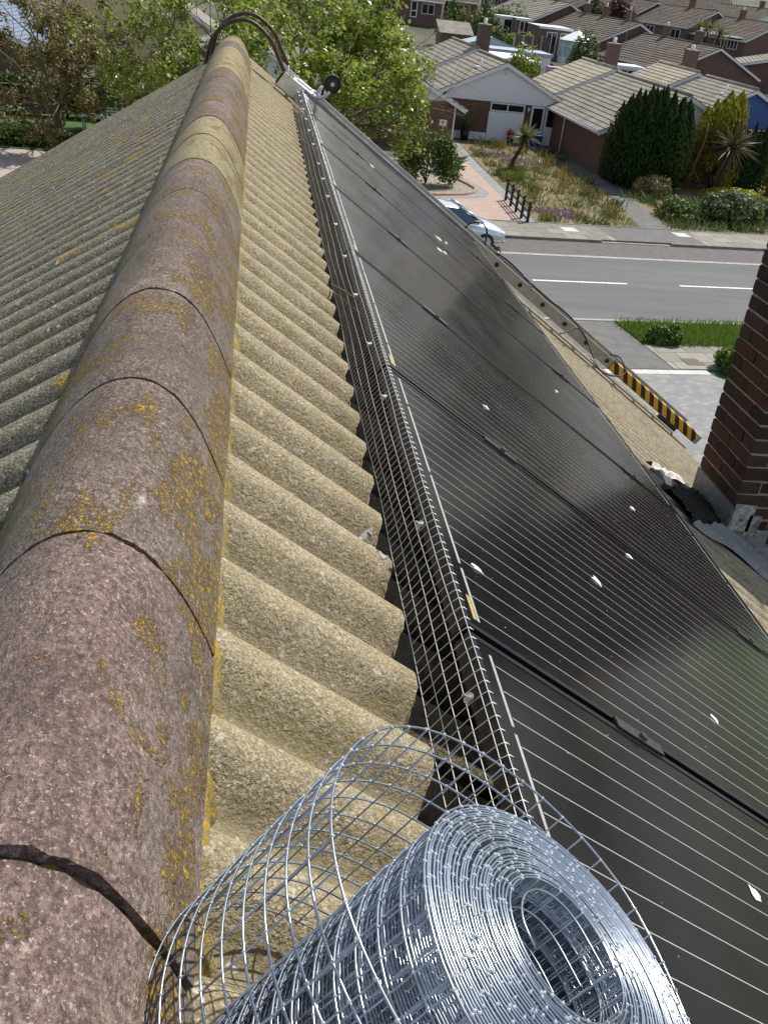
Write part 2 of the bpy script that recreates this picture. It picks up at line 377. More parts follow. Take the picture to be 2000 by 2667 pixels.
def ground_mats():
    t = NT('asphalt'); p = t.scaled(.12, 1.0, 1, (0, 0, -RA))
    col = t.ramp(t.noise(1.6, 5, .6, vec=p), [(.3, (.088, .09, .09)), (.7, (.135, .135, .132))])
    col = t.mix(t.rng(t.noise(45, 4, .8), .35, .75, 0, .5), col, (.10, .105, .108)); t.color(col); t.bump(t.noise(80, 3), .3, .01); M['asphalt'] = t.set(.85)
    t = NT('worn_tarmac'); col = t.ramp(t.noise(3, 6, .7), [(.3, (.085, .077, .072)), (.7, (.15, .133, .123))])
    col = t.mix(t.rng(t.noise(25, 4, .8), .4, .7, 0, .5), col, (.13, .11, .105)); t.color(col); M['tarmac'] = t.set(.9)
    t = NT('path_tarmac'); col = t.ramp(t.noise(2.5, 6, .7), [(.3, (.10, .098, .094)), (.7, (.165, .16, .15))]); t.color(col); M['path'] = t.set(.9)
    t = NT('channel_concrete'); t.color(t.ramp(t.noise(4, 5), [(.3, (.26, .25, .22)), (.7, (.40, .385, .35))])); M['concrete'] = t.set(.9)
    t = NT('kerb_stone'); t.color(t.ramp(t.noise(3, 5), [(.3, (.14, .135, .12)), (.7, (.26, .25, .23))])); M['kerb'] = t.set(.9)
    t = NT('road_paint'); t.color(t.ramp(t.noise(14, 5, .8), [(.34, (.36, .36, .35)), (.52, (.80, .80, .78))])); M['paint'] = t.set(.7)
    def slabs(nm, w, h, c1, c2, mo, rot=RA, sq=0.):
        t = NT(nm); b = t.n('ShaderNodeTexBrick'); b.inputs['Scale'].default_value = 1.0
        b.offset = sq if sq else .5
        b.inputs['Brick Width'].default_value = w; b.inputs['Row Height'].default_value = h; b.inputs['Mortar Size'].default_value = min(w, h) * .025
        b.inputs['Color1'].default_value = c1 + (1,); b.inputs['Color2'].default_value = c2 + (1,); b.inputs['Mortar'].default_value = mo + (1,); b.inputs['Bias'].default_value = -.25
        t.l(t.scaled(1, 1, 1, (0, 0, -rot)), b.inputs['Vector'])
        t.color(t.mix(t.rng(t.noise(3, 6, .7), .4, .75, 0, .45), b.outputs['Color'], tuple(k * .6 for k in c1))); t.bump(b.outputs['Fac'], -.3, .01); return t.set(.9)
    M['slab'] = slabs('paving_slabs', .9, .7, (.20, .19, .165), (.36, .335, .265), (.10, .09, .075))
    M['pink_block'] = slabs('pink_block_paving', .21, .105, (.44, .32, .265), (.35, .26, .22), (.27, .2, .165), 0.)
    M['grey_block'] = slabs('grey_block_paving', .24, .16, (.22, .222, .218), (.31, .31, .30), (.14, .14, .135), .5)
    M['edge_block'] = slabs('white_edge_block', .2, .9, (.58, .57, .54), (.50, .49, .46), (.25, .25, .23))
    M['grey_edge'] = slabs('grey_edge_block', .2, .2, (.24, .25, .25), (.31, .32, .32), (.14, .14, .14))
    M['plaza'] = slabs('left_paving', .3, .15, (.40, .33, .29), (.34, .29, .26), (.2, .17, .15), .1)
    t = NT('gravel'); v = t.vor(26, out='Color'); t.color(t.mix(t.rng(t.vor(26), .35, .55), t.ramp(v, [(.2, (.36, .31, .23)), (.8, (.72, .68, .58))]), (.10, .085, .06))); t.bump(t.vor(26), -.8, .03); M['gravel'] = t.set(.9)
    t = NT('garden_earth'); f = t.noise(.55, 6, .65); col = t.ramp(f, [(.36, (.065, .085, .025)), (.46, (.19, .155, .08)), (.56, (.27, .205, .12)), (.68, (.19, .12, .075))])
    col = t.mix(t.rng(t.noise(14, 5, .8), .4, .65, 0, .6), col, (.10, .10, .04)); t.color(col); t.bump(t.noise(20, 4), .8, .05); M['dry'] = t.set(.95)
    t = NT('open_ground'); f = t.noise(.12, 6, .65); col = t.ramp(f, [(.36, (.045, .058, .022)), (.5, (.075, .075, .04)), (.62, (.13, .112, .08))])
    col = t.mix(t.rng(t.noise(4, 5, .8), .4, .65, 0, .5), col, (.035, .05, .015)); t.color(col); M['ground'] = t.set(.95)
    t = NT('lawn'); t.color(t.ramp(t.noise(5, 5, .8), [(.35, (.03, .075, .012)), (.65, (.075, .15, .028))])); t.bump(t.noise(60, 3), .8, .03); M['lawn'] = t.set(.95)
ground_mats()

def leaf(name, cols, trans=.4, rough=.5, spec=.4):
    t = NT(name); g = t.n('ShaderNodeNewGeometry')
    k = len(cols)
    c = t.ramp(g.outputs['Random Per Island'], [((i + .5) / k, x) for i, x in enumerate(cols)])
    t.color(c); t.set(rough, spec=spec)
    tr = t.n('ShaderNodeBsdfTranslucent'); ms = t.n('ShaderNodeMixShader'); ms.inputs[0].default_value = trans
    t.l(t.mix(.35, c, (.22, .26, .02), 'MIX'), tr.inputs['Color'])
    t.l(t.b.outputs[0], ms.inputs[1]); t.l(tr.outputs[0], ms.inputs[2]); t.l(ms.outputs[0], t.out.inputs['Surface'])
    return t.m
M['leaf_syc'] = leaf('sycamore_leaf', [(.12, .17, .022), (.19, .26, .035), (.26, .33, .05), (.36, .41, .09)], .48, .34)
M['leaf_brown'] = leaf('bronze_leaf', [(.11, .075, .028), (.18, .13, .045), (.24, .175, .065), (.17, .15, .04)], .35)
M['leaf_cyp'] = leaf('cypress_spray', [(.012, .03, .008), (.022, .052, .012), (.035, .075, .018)], .15, .7, .2)
M['leaf_gold'] = leaf('golden_spray', [(.16, .16, .02), (.28, .26, .035), (.40, .35, .055)], .4, .7, .2)
M['leaf_shrub'] = leaf('grey_green_leaf', [(.05, .085, .03), (.08, .125, .045), (.12, .16, .07)], .3)
M['leaf_mid'] = leaf('mid_green_leaf', [(.03, .06, .012), (.055, .10, .02), (.09, .15, .03)], .35)
M['leaf_yel'] = leaf('yellow_juniper_leaf', [(.20, .20, .015), (.33, .32, .025), (.42, .38, .04)], .3)
M['leaf_red'] = leaf('copper_leaf', [(.05, .012, .014), (.085, .02, .022), (.12, .03, .03)], .25)
M['leaf_hay'] = leaf('dry_blade', [(.20, .15, .06), (.30, .23, .10), (.38, .30, .15)], .3)
M['leaf_grass'] = leaf('grass_blade', [(.05, .11, .012), (.085, .17, .02), (.13, .23, .035)], .4)
M['leaf_weed'] = leaf('weed_blade', [(.10, .12, .03), (.20, .17, .07), (.32, .25, .12), (.30, .14, .08)], .35)
M['leaf_spike'] = leaf('bronze_spike', [(.06, .04, .03), (.12, .09, .055), (.20, .16, .09)], .15)
M['leaf_spike_green'] = leaf('green_spike', [(.10, .12, .04), (.17, .18, .06), (.26, .24, .12)], .2)
M['leaf_agave'] = leaf('agave_blade', [(.13, .19, .15), (.2, .27, .22)], .05)
M['leaf_purple'] = leaf('mauve_petal', [(.30, .17, .30), (.38, .24, .38), (.28, .2, .24)], .3)
M['bark'] = plain('lichened_bark', (.12, .095, .05), .9, 0, .5, 12, .6)
M['bark_dark'] = plain('dark_bark', (.055, .042, .028), .9, 0, .4, 12, .6)
M['bark_red'] = plain('red_bark', (.20, .075, .035), .9, 0, .4, 12, .6)

# ------------------------------------------------------------------ foliage helpers
def leaves(name, P, Nn, size, mat, parent, aspect=1.6, world=True, fold=.25):
    P = np.asarray(P, float); n = len(P); Nn = np.asarray(Nn, float)
    Nn = Nn / (np.linalg.norm(Nn, axis=1, keepdims=True) + 1e-9)
    r = rng.normal(size=(n, 3)); a = np.cross(Nn, r); a /= np.linalg.norm(a, axis=1, keepdims=True) + 1e-9; b = np.cross(Nn, a)
    sz = (np.ones(n) * size if np.isscalar(size) else np.asarray(size))[:, None]
    V = np.stack([P - a * sz * aspect * .5, P + b * sz * .5 + Nn * sz * fold * .3, P + a * sz * aspect * .5, P - b * sz * .5 + Nn * sz * fold * .3], 1)
    return np_mesh(name, V.reshape(-1, 3), np.arange(4 * n).reshape(-1, 4), mat, parent, world=world)
def blades(name, base, tip, width, mat, parent, world=True):
    base = np.asarray(base, float); tip = np.asarray(tip, float); n = len(base)
    d = tip - base; side = np.cross(d, rng.normal(size=(n, 3))); side /= np.linalg.norm(side, axis=1, keepdims=True) + 1e-9
    w = (np.ones(n) * width if np.isscalar(width) else np.asarray(width))[:, None]
    mid = base + d * .55 + np.array([0, 0, 1.]) * np.linalg.norm(d, axis=1, keepdims=True) * .06
    V = np.stack([base - side * w * .5, base + side * w * .5, mid + side * w * .45, mid - side * w * .45, tip], 1).reshape(-1, 3)
    q = np.arange(n)[:, None] * 5
    F = np.concatenate([q + np.array([[0, 1, 2, 3]]), q + np.array([[3, 2, 4, 4]])], 0)
    me = bpy.data.meshes.new(name)
    if world and parent is not None: V = V - np.array(parent.location)
    fs = [list(map(int, f)) if f[2] != f[3] else list(map(int, f[:3])) for f in F]
    me.from_pydata(V.tolist(), [], fs); me.materials.append(mat); me.update()
    o = bpy.data.objects.new(name, me); COL.objects.link(o)
    if parent is not None: o.parent = parent
    return o
def sph(n):
    v = rng.normal(size=(n, 3)); return v / np.linalg.norm(v, axis=1, keepdims=True)
def bush(name, label, cat, c, r, nblob, nleaf, size, mat, group=None, flat=1.0, stem=True, aspect=1.6):
    c = Vector(c); root = thing(name, label, cat, (c.x, c.y, c.z), group=group)
    P = []; Nn = []; r = Vector(r) if not isinstance(r, (int, float)) else Vector((r, r, r))
    per = max(8, nleaf // nblob)
    for i in range(nblob):
        d = sph(1)[0]; d[2] = abs(d[2]) * .9
        q = np.array([c.x + d[0] * r.x * .62, c.y + d[1] * r.y * .62, c.z + r.z * .25 + d[2] * r.z * .62])
        br = np.array([r.x, r.y, r.z]) * rng.uniform(.28, .45)
        s = sph(per); rr = rng.uniform(.55, 1.0, per)[:, None]
        P.append(q + s * br * rr); Nn.append(s + rng.normal(size=(per, 3)) * .45)
    P = np.concatenate(P); Nn = np.concatenate(Nn); k = P[:, 2] > c.z + .01
    leaves('foliage', P[k], Nn[k], size * rng.uniform(.7, 1.3, k.sum()), mat, root, aspect)
    if stem:
        mb = MB()
        for i in range(6):
            d = Vector(sph(1)[0]); d.z = abs(d.z) + .5; d.normalize()
            mb.tube([c, c + Vector((d.x * r.x * .35, d.y * r.y * .35, r.z * .4)), c + Vector((d.x * r.x * .7, d.y * r.y * .7, r.z * .8))], [.03, .02, .006], 5)
        mb.build('stem', M['bark_dark'], root, world=True)
    return root
def grow(mb, p, d, length, r, level, maxl, tips, spread, droop=0.0, nchild=(3, 4)):
    pts = [p.copy()]; q = p.copy(); dd = d.copy(); seg = 4
    for i in range(seg):
        dd = (dd + Vector(rng.normal(size=3)) * .13 + Vector((0, 0, droop))).normalized()
        q = q + dd * length / seg; pts.append(q.copy())
    rr = [r * (1 - .5 * i / seg) for i in range(seg + 1)]
    mb.tube(pts, rr, 6 if level < 2 else 4, caps=False)
    if level >= maxl:
        tips.append((q, dd)); tips.append((pts[2], dd)); return
    for i in range(random.randint(*nchild)):
        t = random.choice((2, 3, 4, 4)); b = pts[t]
        ax = Vector(rng.normal(size=3)); ax = (ax - dd * ax.dot(dd)).normalized()
        nd = (dd * 1.0 + ax * spread * random.uniform(.6, 1.3)).normalized()
        grow(mb, b, nd, length * random.uniform(.58, .8), rr[t] * .68, level + 1, maxl, tips, spread, droop, nchild)
def tree(name, label, base, trunk_h, limb_dirs, limb_len, r, maxl, nleaf, lsize, lmat, bark, cl=.38, spread=.75, droop=.02, group=None, keep=None):
    base = Vector(base); root = thing(name, label, 'tree', base, group=group)
    mb = MB(); top = base + Vector((0, 0, trunk_h))
    mb.tube([base - Vector((0, 0, .2)), base + Vector((.03, 0, trunk_h * .3)), base + Vector((-.03, .02, trunk_h * .7)), top], [r * 1.35, r, r * .92, r * .9], 10)
    tips = []
    for d in limb_dirs: grow(mb, top - Vector((0, 0, random.uniform(0, trunk_h * .2))), Vector(d).normalized(), limb_len * random.uniform(.85, 1.1), r * .55, 1, maxl, tips, spread, droop)
    mb.build('trunk', bark, root, world=True)
    T = np.array([t[0] for t in tips]); k = len(T)
    if keep is not None: T = T[keep(T)]; k = len(T)
    per = max(3, nleaf // k)
    C0 = np.repeat(T, per, 0); s = sph(len(C0)); P = C0 + s * cl * rng.uniform(.2, 1., len(C0))[:, None]
    Nn = s * .6 + np.array([.25, .1, .8]) + rng.normal(size=s.shape) * .5
    leaves('crown', P, Nn, lsize * rng.uniform(.6, 1.25, len(P)), lmat, root, 1.25)
    return root

# =================================================================== OUR HOUSE: corrugated roof, ridge, chimney
PITCH, PH = 0.1741, 1.385
DEP = .054
def wave(y, p=1.45): return -DEP * ((1 - math.cos(2 * math.pi * (y - PH) / PITCH)) / 2) ** p
house = thing('house', 'house with lichened corrugated roof and round ridge tiles seen from its own ridge', 'house', (0, 3, G))
def sheet(name, fn, s0, s1, y0, y1, mat, off=0.0, thick=.009, ns=10, lip=0.0, wob=.002, ph=0.0, pw=1.45):
    step = PITCH / 16; n = int(round((y1 - y0) / step)) + 1
    ys = np.linspace(y0, y1, n); ss = np.linspace(s0, s1, ns)
    V = []
    jit = rng.normal(size=(ns, 1)) * wob * .4
    for lay in (0, 1):
        for i, s in enumerate(ss):
            t = i / (ns - 1)
            for j, y in enumerate(ys):
                h = wave(y - ph, pw) + off + lip * t - (thick if lay else 0)
                h += wob * math.sin(y * 3.1 + s * 5) * .5
                e = rng.normal() * .0012 if i in (0, ns - 1) else 0
                V.append(fn(s + e, y, h))
    F = []
    def idx(l, i, j): return l * ns * n + i * n + j
    for i in range(ns - 1):
        for j in range(n - 1):
            F.append((idx(0, i, j), idx(0, i + 1, j), idx(0, i + 1, j + 1), idx(0, i, j + 1)))
            F.append((idx(1, i, j), idx(1, i, j + 1), idx(1, i + 1, j + 1), idx(1, i + 1, j)))
    def cap(ia, ib):                                   # end faces keep their own corners, so the shading stays crisp
        b = len(V); k = len(ia)
        V.extend(V[q] for q in ia); V.extend(V[q] for q in ib)
        for q in range(k - 1): F.append((b + q, b + k + q, b + k + q + 1, b + q + 1))
    cap([idx(0, ns - 1, j) for j in range(n)], [idx(1, ns - 1, j) for j in range(n)])
    cap([idx(1, 0, j) for j in range(n)], [idx(0, 0, j) for j in range(n)])
    cap([idx(0, i, 0) for i in range(ns)], [idx(1, i, 0) for i in range(ns)])
    cap([idx(1, i, n - 1) for i in range(ns)], [idx(0, i, n - 1) for i in range(ns)])
    return np_mesh(name, [tuple(v) for v in V], F, mat, house, smooth=True, world=True)
Y0R, Y1R = -1.2, 8.85
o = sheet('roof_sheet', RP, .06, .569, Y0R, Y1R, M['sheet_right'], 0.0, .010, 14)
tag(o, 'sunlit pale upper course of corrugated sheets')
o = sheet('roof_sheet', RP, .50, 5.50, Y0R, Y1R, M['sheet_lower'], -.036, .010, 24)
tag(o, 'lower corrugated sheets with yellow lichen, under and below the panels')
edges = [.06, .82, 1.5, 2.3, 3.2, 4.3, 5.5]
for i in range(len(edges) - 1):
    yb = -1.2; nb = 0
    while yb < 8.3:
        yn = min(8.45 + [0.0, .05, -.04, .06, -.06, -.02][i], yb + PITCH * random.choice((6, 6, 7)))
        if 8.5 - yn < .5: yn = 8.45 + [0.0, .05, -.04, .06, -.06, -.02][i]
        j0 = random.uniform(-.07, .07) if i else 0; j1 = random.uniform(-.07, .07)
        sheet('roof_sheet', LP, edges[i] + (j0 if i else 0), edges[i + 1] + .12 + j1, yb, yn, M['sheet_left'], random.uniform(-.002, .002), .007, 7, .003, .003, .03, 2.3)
        yb = yn
V_ = []; F_ = []; gi, gj = 10, 8
for a in range(gi + 1):
    for b in range(gj + 1):
        ss = .505 + .062 * b / gj + .012 * math.sin(a * 1.3); yy = 1.565 + .11 * a / gi + .02 * math.sin(b * .9 + a)
        V_.append(tuple(RP(ss, yy, wave(yy) + .0025 + rng.normal() * .0012)))
for a in range(gi):
    for b in range(gj):
        if (a - 4.5) ** 2 / 26 + (b - 4) ** 2 / 17 + .35 * math.sin(a * 2.3 + b * 3.1) < .8: q = a * (gj + 1) + b; F_.append((q, q + 1, q + gj + 2, q + gj + 1))
np_mesh('chipped_edge', V_, F_, M['peel'], house, smooth=True, world=True)
# ridge tiles
RT = .4619
def ridge_prof(r=0.0, k=27):
    out = []
    for i in range(k):
        q = -1 + 2 * i / (k - 1); q = math.copysign(abs(q) ** .86, q)
        w = .150 if q > 0 else .171; x = w * q; e = 2.35 if q > 0 else 1.95; z = .089 - .186 * abs(q) ** e
        sl = .186 * e * abs(q) ** (e - 1) / w; nn = 1 / math.hypot(1, sl)
        out.append((x + r * math.copysign(sl * nn, q) - .002, z + r * nn))
    return out
def ridge_tile(ya, yb, mat, lab, lift0=0., lift1=0.):
    top, bot = ridge_prof(), ridge_prof(-.016); k = len(top); L = 9; V = []
    for lay, pr in ((0, top), (1, bot)):
        for i in range(L):
            t = i / (L - 1); y = ya + (yb - ya) * t; lf = lift0 + (lift1 - lift0) * t
            edge = -.003 if i in (0, L - 1) and lay == 0 else 0
            for (x, z) in pr:
                n = math.sin(x * 31 + y * 9) * .0012 + math.sin(z * 23 - y * 17) * .0012
                V.append((x * (1 + n * 3 + edge * 2), y + (rng.normal() * .0015 if i in (0, L - 1) else 0), z + lf + n + edge))
    F = []; ix = lambda l, i, j: l * L * k + i * k + j
    for i in range(L - 1):
        for j in range(k - 1):
            F += [(ix(0, i, j), ix(0, i, j + 1), ix(0, i + 1, j + 1), ix(0, i + 1, j)), (ix(1, i, j), ix(1, i + 1, j), ix(1, i + 1, j + 1), ix(1, i, j + 1))]
    for i in (0, L - 1):
        for j in range(k - 1):
            f = (ix(0, i, j), ix(1, i, j), ix(1, i, j + 1), ix(0, i, j + 1)); F.append(f if i == 0 else f[::-1])
    for j in (0, k - 1):
        for i in range(L - 1):
            f = (ix(0, i, j), ix(0, i + 1, j), ix(1, i + 1, j), ix(1, i, j)); F.append(f if j == 0 else f[::-1])
    o = np_mesh('ridge_tile', V, F, mat, house, smooth=True, world=True)
    md = o.modifiers.new('edges', 'EDGE_SPLIT'); md.split_angle = rad(50)
    return tag(o, lab)
J0 = .9766
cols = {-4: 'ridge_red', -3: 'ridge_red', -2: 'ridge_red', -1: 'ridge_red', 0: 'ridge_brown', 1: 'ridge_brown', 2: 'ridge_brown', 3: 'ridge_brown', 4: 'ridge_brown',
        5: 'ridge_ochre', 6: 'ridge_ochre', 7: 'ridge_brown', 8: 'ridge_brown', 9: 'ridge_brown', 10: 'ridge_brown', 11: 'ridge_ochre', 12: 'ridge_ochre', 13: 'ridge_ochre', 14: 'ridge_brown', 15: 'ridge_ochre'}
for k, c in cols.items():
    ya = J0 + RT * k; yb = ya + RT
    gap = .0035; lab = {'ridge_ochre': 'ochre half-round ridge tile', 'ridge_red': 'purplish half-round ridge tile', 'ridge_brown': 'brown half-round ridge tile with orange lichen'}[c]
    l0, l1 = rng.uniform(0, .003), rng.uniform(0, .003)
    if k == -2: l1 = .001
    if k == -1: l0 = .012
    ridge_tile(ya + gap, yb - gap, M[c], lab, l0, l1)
mb = MB()                                            # mortar bedding and joints under the tiles
for k in list(cols) + [16]:
    y = J0 + RT * k; pr = ridge_prof(-.007)
    vs = [(x, y - .012, z) for x, z in pr] + [(x, y + .012, z) for x, z in pr]
    mb.add(vs, [(i, i + 1, len(pr) + i + 1, len(pr) + i) for i in range(len(pr) - 1)], 0, True)
ny = 700
for side in (1, -1):
    vs = []
    for i in range(ny):
        y = -1.0 + 9.4 * i / (ny - 1); w = rng.normal() * .004 + .005 * math.sin(y * 21) + .004 * math.sin(y * 57)
        if side > 0: a, b, c, d = (.10, -.105), (.136, -.085), (.150 + w * .6, -.108), (.158 + w, -.175)
        else: a, b, c, d = (-.10, -.105), (-.160, -.09), (-.176 - w * .6, -.112), (-.186 - w, -.175)
        for x, z in (a, b, c, d): vs.append((x, y, z))
    mb.add(vs, [(i * 4 + j, i * 4 + j + 1, i * 4 + j + 5, i * 4 + j + 4) for i in range(ny - 1) for j in range(3)], 0, True)
mb.build('mortar_bed', M['mortar'], house, world=True)
# walls, gutter
mb = MB(); ex = 4.25; ez = -ex * math.tan(TH) - .08
mb.prism([(-ex, 8.3, G), (ex, 8.3, G), (ex, 8.3, ez), (0, 8.3, -.12), (-ex, 8.3, ez)], (0, -9.4, 0))
mb.build('wall', M['brick'], house, world=True)
mb = MB()
e = RP(5.50, 0, -.09); pts = [RP(5.47, y, -.13) + Vector((.05, 0, 0)) for y in np.linspace(-1.2, 8.58, 12)]
mb.tube(pts, .055, 10); mb.obox(RP(5.32, -1.2, -.13), Vector((.03, 0, 0)), Vector((0, 10.05, 0)), Vector((0, 0, -.16)))
mb.build('gutter', M['blk_rubber'], house, world=True)
# chimney: bricks laid one by one, lead at the foot, white mortar fillets
CX, CY0, CY1 = 3.424, 5.255, 5.832; CXW = .98; CH = .0985
chim = MB(); core = MB()
ztop, zb = .45, -3.1
zc = -2.195; k0 = int((zb - zc) / CH)
def brk(x0, x1, y0, y1, z0, z1):
    j = lambda: rng.normal() * .0022
    x0 += j(); x1 += j(); y0 += j(); y1 += j()
    b = .006; m = random.choice((0, 0, 1, 1, 2, 3, 4))
    vs = [];
    for z, i in ((z0, b), (z0 + b, 0), (z1 - b, 0), (z1, b)):
        vs += [(x0 + i, y0 + i, z + j() * .6), (x1 - i, y0 + i, z + j() * .6), (x1 - i, y1 - i, z + j() * .6), (x0 + i, y1 - i, z + j() * .6)]
    fs = [(3, 2, 1, 0), (12, 13, 14, 15)] + [(r * 4 + i, r * 4 + (i + 1) % 4, r * 4 + 4 + (i + 1) % 4, r * 4 + 4 + i) for r in range(3) for i in range(4)]
    chim.add(vs, fs, m)
k = k0; mj = .012; BL = (CY1 - CY0 - mj) / 2; HB = BL / 2
while zc + k * CH < ztop:
    z0 = zc + k * CH + mj * .5; z1 = z0 + CH - mj
    if k % 2:   # stretchers on the left face, header at the corner on the near face
        for i in range(2): brk(CX, CX + HB, CY0 + i * (BL + mj), CY0 + i * (BL + mj) + BL, z0, z1)
        xs = CX + HB + mj
        while xs < CX + CXW - .05:
            brk(xs, xs + BL, CY0, CY0 + HB, z0, z1); brk(xs, xs + BL, CY1 - HB, CY1, z0, z1); xs += BL + mj
    else:
        xs = CX
        while xs < CX + CXW - .05:
            brk(xs, xs + BL, CY0, CY0 + HB, z0, z1); brk(xs, xs + BL, CY1 - HB, CY1, z0, z1); xs += BL + mj
        brk(CX, CX + HB, CY0 + HB + mj, CY1 - HB - mj, z0, z1)
    k += 1
core.box(CX + .007, CX + CXW - .01, CY0 + .007, CY1 - .007, zb, ztop + .02)
ch = chim.build('chimney', [M['brick%d' % i] for i in range(5)], house, world=True)
def sub(mb, name, mat, par):                           # a sub-part built in world coordinates
    l = par.parent.location; mb.v = [(v[0] - l.x, v[1] - l.y, v[2] - l.z) for v in mb.v]
    return mb.build(name, mat, par)
sub(core, 'mortar', M['pointing'], ch)
mb = MB(); mb.box(CX - .05, CX + CXW + .05, CY0 - .05, CY1 + .05, ztop + .02, ztop + .12); mb.tube([(CX + .3, 5.54, ztop + .12), (CX + .3, 5.54, ztop + .45)], [.13, .105], 14)
sub(mb, 'chimney_cap', M['concrete'], ch)
mb = MB()                                              # lead: skirt on the left face, back gutter, stepped near face
L1, L2 = -2.42, -2.19
mb.obox((CX - .006, CY0 - .008, L1), (0.004, 0, 0), (0, CY1 - CY0 + .016, 0), (0, 0, L2 - L1 + .0))
mb.obox((CX - .008, CY0 - .007, -2.55), (.16, 0, -.11), (0, .004, 0), (0, 0, .34))
for i in range(4): mb.obox((CX + .1 + i * .2, CY0 - .009 - .001 * i, -2.66 - i * .13), (.21, 0, 0), (0, .004, 0), (0, 0, .30))
sub(mb, 'flashing', M['lead'], ch)
def slope_strip(mb, pts, m=0, t=.004):                 # a dressed sheet lying over the corrugations
    n = len(pts); base = len(mb.v)
    mb.add([RP(s, y, h) for s, y, h in pts], [tuple(range(n))], m)
mb = MB()
def quad_sheet(A, B, C, D, fn, gi=22, gj=14):       # a dressed sheet between four corners given along the slope
    vs = []; fs = []
    for i in range(gi + 1):
        for j in range(gj + 1):
            a, b = i / gi, j / gj
            e = [(1 - a) * (1 - b), a * (1 - b), a * b, (1 - a) * b]
            s = sum(w * q[0] for w, q in zip(e, (A, B, C, D))); y = sum(w * q[1] for w, q in zip(e, (A, B, C, D)))
            ds, dy, h = fn(a, b, s, y); vs.append(RP(s + ds, y + dy, h))
    for i in range(gi):
        for j in range(gj): q = i * (gj + 1) + j; fs.append((q, q + 1, q + gj + 2, q + gj + 1))
    return MB().add(vs, fs, 0, True)
mb = quad_sheet((3.38, 4.57), (4.2, 5.34), (4.62, 5.25), (4.36, 4.80), lambda a, b, s, y: (.012 * math.sin(b * 9), .012 * math.sin(a * 11), max(wave(y) * .5, -.03) - .016 + .018 * a + .05 * max(0, a - .8) + .006 * math.sin(a * 13 + b * 7)))
sub(mb, 'apron', M['lead'], ch)
mb = quad_sheet((3.36, 5.02), (4.12, 5.84), (4.21, 5.34), (3.40, 4.56), lambda a, b, s, y: (rng.normal() * .003 + .02 * math.sin(b * 17), rng.normal() * .003 + .02 * math.sin(a * 14), -.045 + .05 * math.sin(math.pi * min(1, max(0, b * .9 + .05))) + rng.normal() * .006), 34, 26)
sub(mb, 'moss_debris_shade', M['debris'], ch)  # moss and grit, with the chimney's cast shade painted into their colour
mb = MB()
for (x, z, w, h) in [(CX - .004, -2.36, .15, .20), (CX + .12, -2.40, .09, .16), (CX + .22, -2.78, .30, .17)]:
    mb = MB(); mb.obox((x, CY0 - .018, z), (w, 0, -.01), (0, .006, 0), (.01, 0, h)); sub(mb, 'white_fillet', M['peel'], ch)
mb = quad_sheet((3.40, 5.20), (3.95, 5.62), (4.0, 5.83), (3.44, 5.46), lambda a, b, s, y: (.05 * math.sin(a * 7 + b * 2) * (1 - b * .3), .045 * math.sin(a * 9.5 + 1) + .02 * math.sin(b * 6 + a * 17), wave(y) * .6 - .018 + .007 * math.sin(a * 15 + b * 9) + .006 * math.sin(a * 8 - b * 14)), 30, 14)
tag(mb.build('membrane_patch', M['white_patch'], house, world=True), 'crumpled white patch on the corrugations by the chimney')

# =================================================================== SOLAR PANELS
PW, PG, PL, PS, PHT = 1.134, .020, 1.9045, .5755, .121
MP = Matrix(((U.x, 0, N.x, 0), (U.y, 1, N.y, 0), (U.z, 0, N.z, 0), (0, 0, 0, 1)))      # panel axes: x down slope, y along ridge, z out
mb = MB(); t = .035; lip = .012
mb.box(0, lip, 0, PW, -t, 0); mb.box(PL - lip, PL, 0, PW, -t, 0); mb.box(lip, PL - lip, 0, lip, -t, 0); mb.box(lip, PL - lip, PW - lip, PW, -t, 0)
P_frame = mb
mb = MB(); mb.box(lip, PL - lip, lip, PW - lip, -.008, -.0015); P_glass = mb
P_bars = []; cw = (PW - .052) / 6
for xb in (.036, PL - .046):
  mb = MB(); y = .026
  for a in (1, 2, 2, 1):
    mb.box(xb, xb + .006, y + .008, y + cw * a - .008, -.0015, -.0011); y += cw * a
  P_bars.append(mb)
mb = MB(); mb.box(.026, .034, .034, .105, -.0014, -.0008); P_stick = mb
def clamp(x):
    mb = MB(); mb.box(x, x + .125, PW - .004, PW + PG + .004, .001, .005); mb.box(x, x + .125, PW + .004, PW + PG - .004, -.04, .001)
    mb.disc((x + .07, PW + PG / 2, .005), (0, 0, 1), .009, .006, 8); return mb
labels = {-1: 'nearest black solar panel at the lower right, beside the roll of wire mesh', 0: 'second nearest solar panel, carrying a large heart shaped white dropping',
          1: 'third solar panel from the viewer, reflecting a pale vertical streak', 2: 'fourth solar panel from the viewer, its lower corner pointing at the chimney foot',
          3: 'fifth solar panel from the viewer, lower corner by the lichened tiles below', 4: 'solar panel with three white splashes near its lower edge, just before the ladder',
          5: 'farthest solar panel, crossed by the aluminium roof ladder'}
panels = {}
for k in range(-1, 6):
    root = thing('solar_panel', labels[k], 'solar panel', RP(PS, 1.2272 + 1.154 * k + .01, PHT), group='black solar panels in a row on the roof slope')
    root.matrix_world = Matrix.Translation(RP(PS, 1.2272 + 1.154 * k + .01, PHT)) @ MP
    panels[k] = root
    if k == -1:
        parts = [P_frame.build('frame', M['black_frame'], root), P_glass.build('glass', M['glass_panel'], root), P_bars[0].build('busbar', M['grey_bar'], root), P_bars[1].build('busbar', M['grey_bar'], root), P_stick.build('label_sticker', M['gold'], root),
                 clamp(.36).build('mid_clamp', M['clamp'], root), clamp(1.52).build('mid_clamp', M['clamp'], root)]
        parts0 = parts
    else:
        for q in parts0:
            c = q.copy(); COL.objects.link(c); c.parent = root
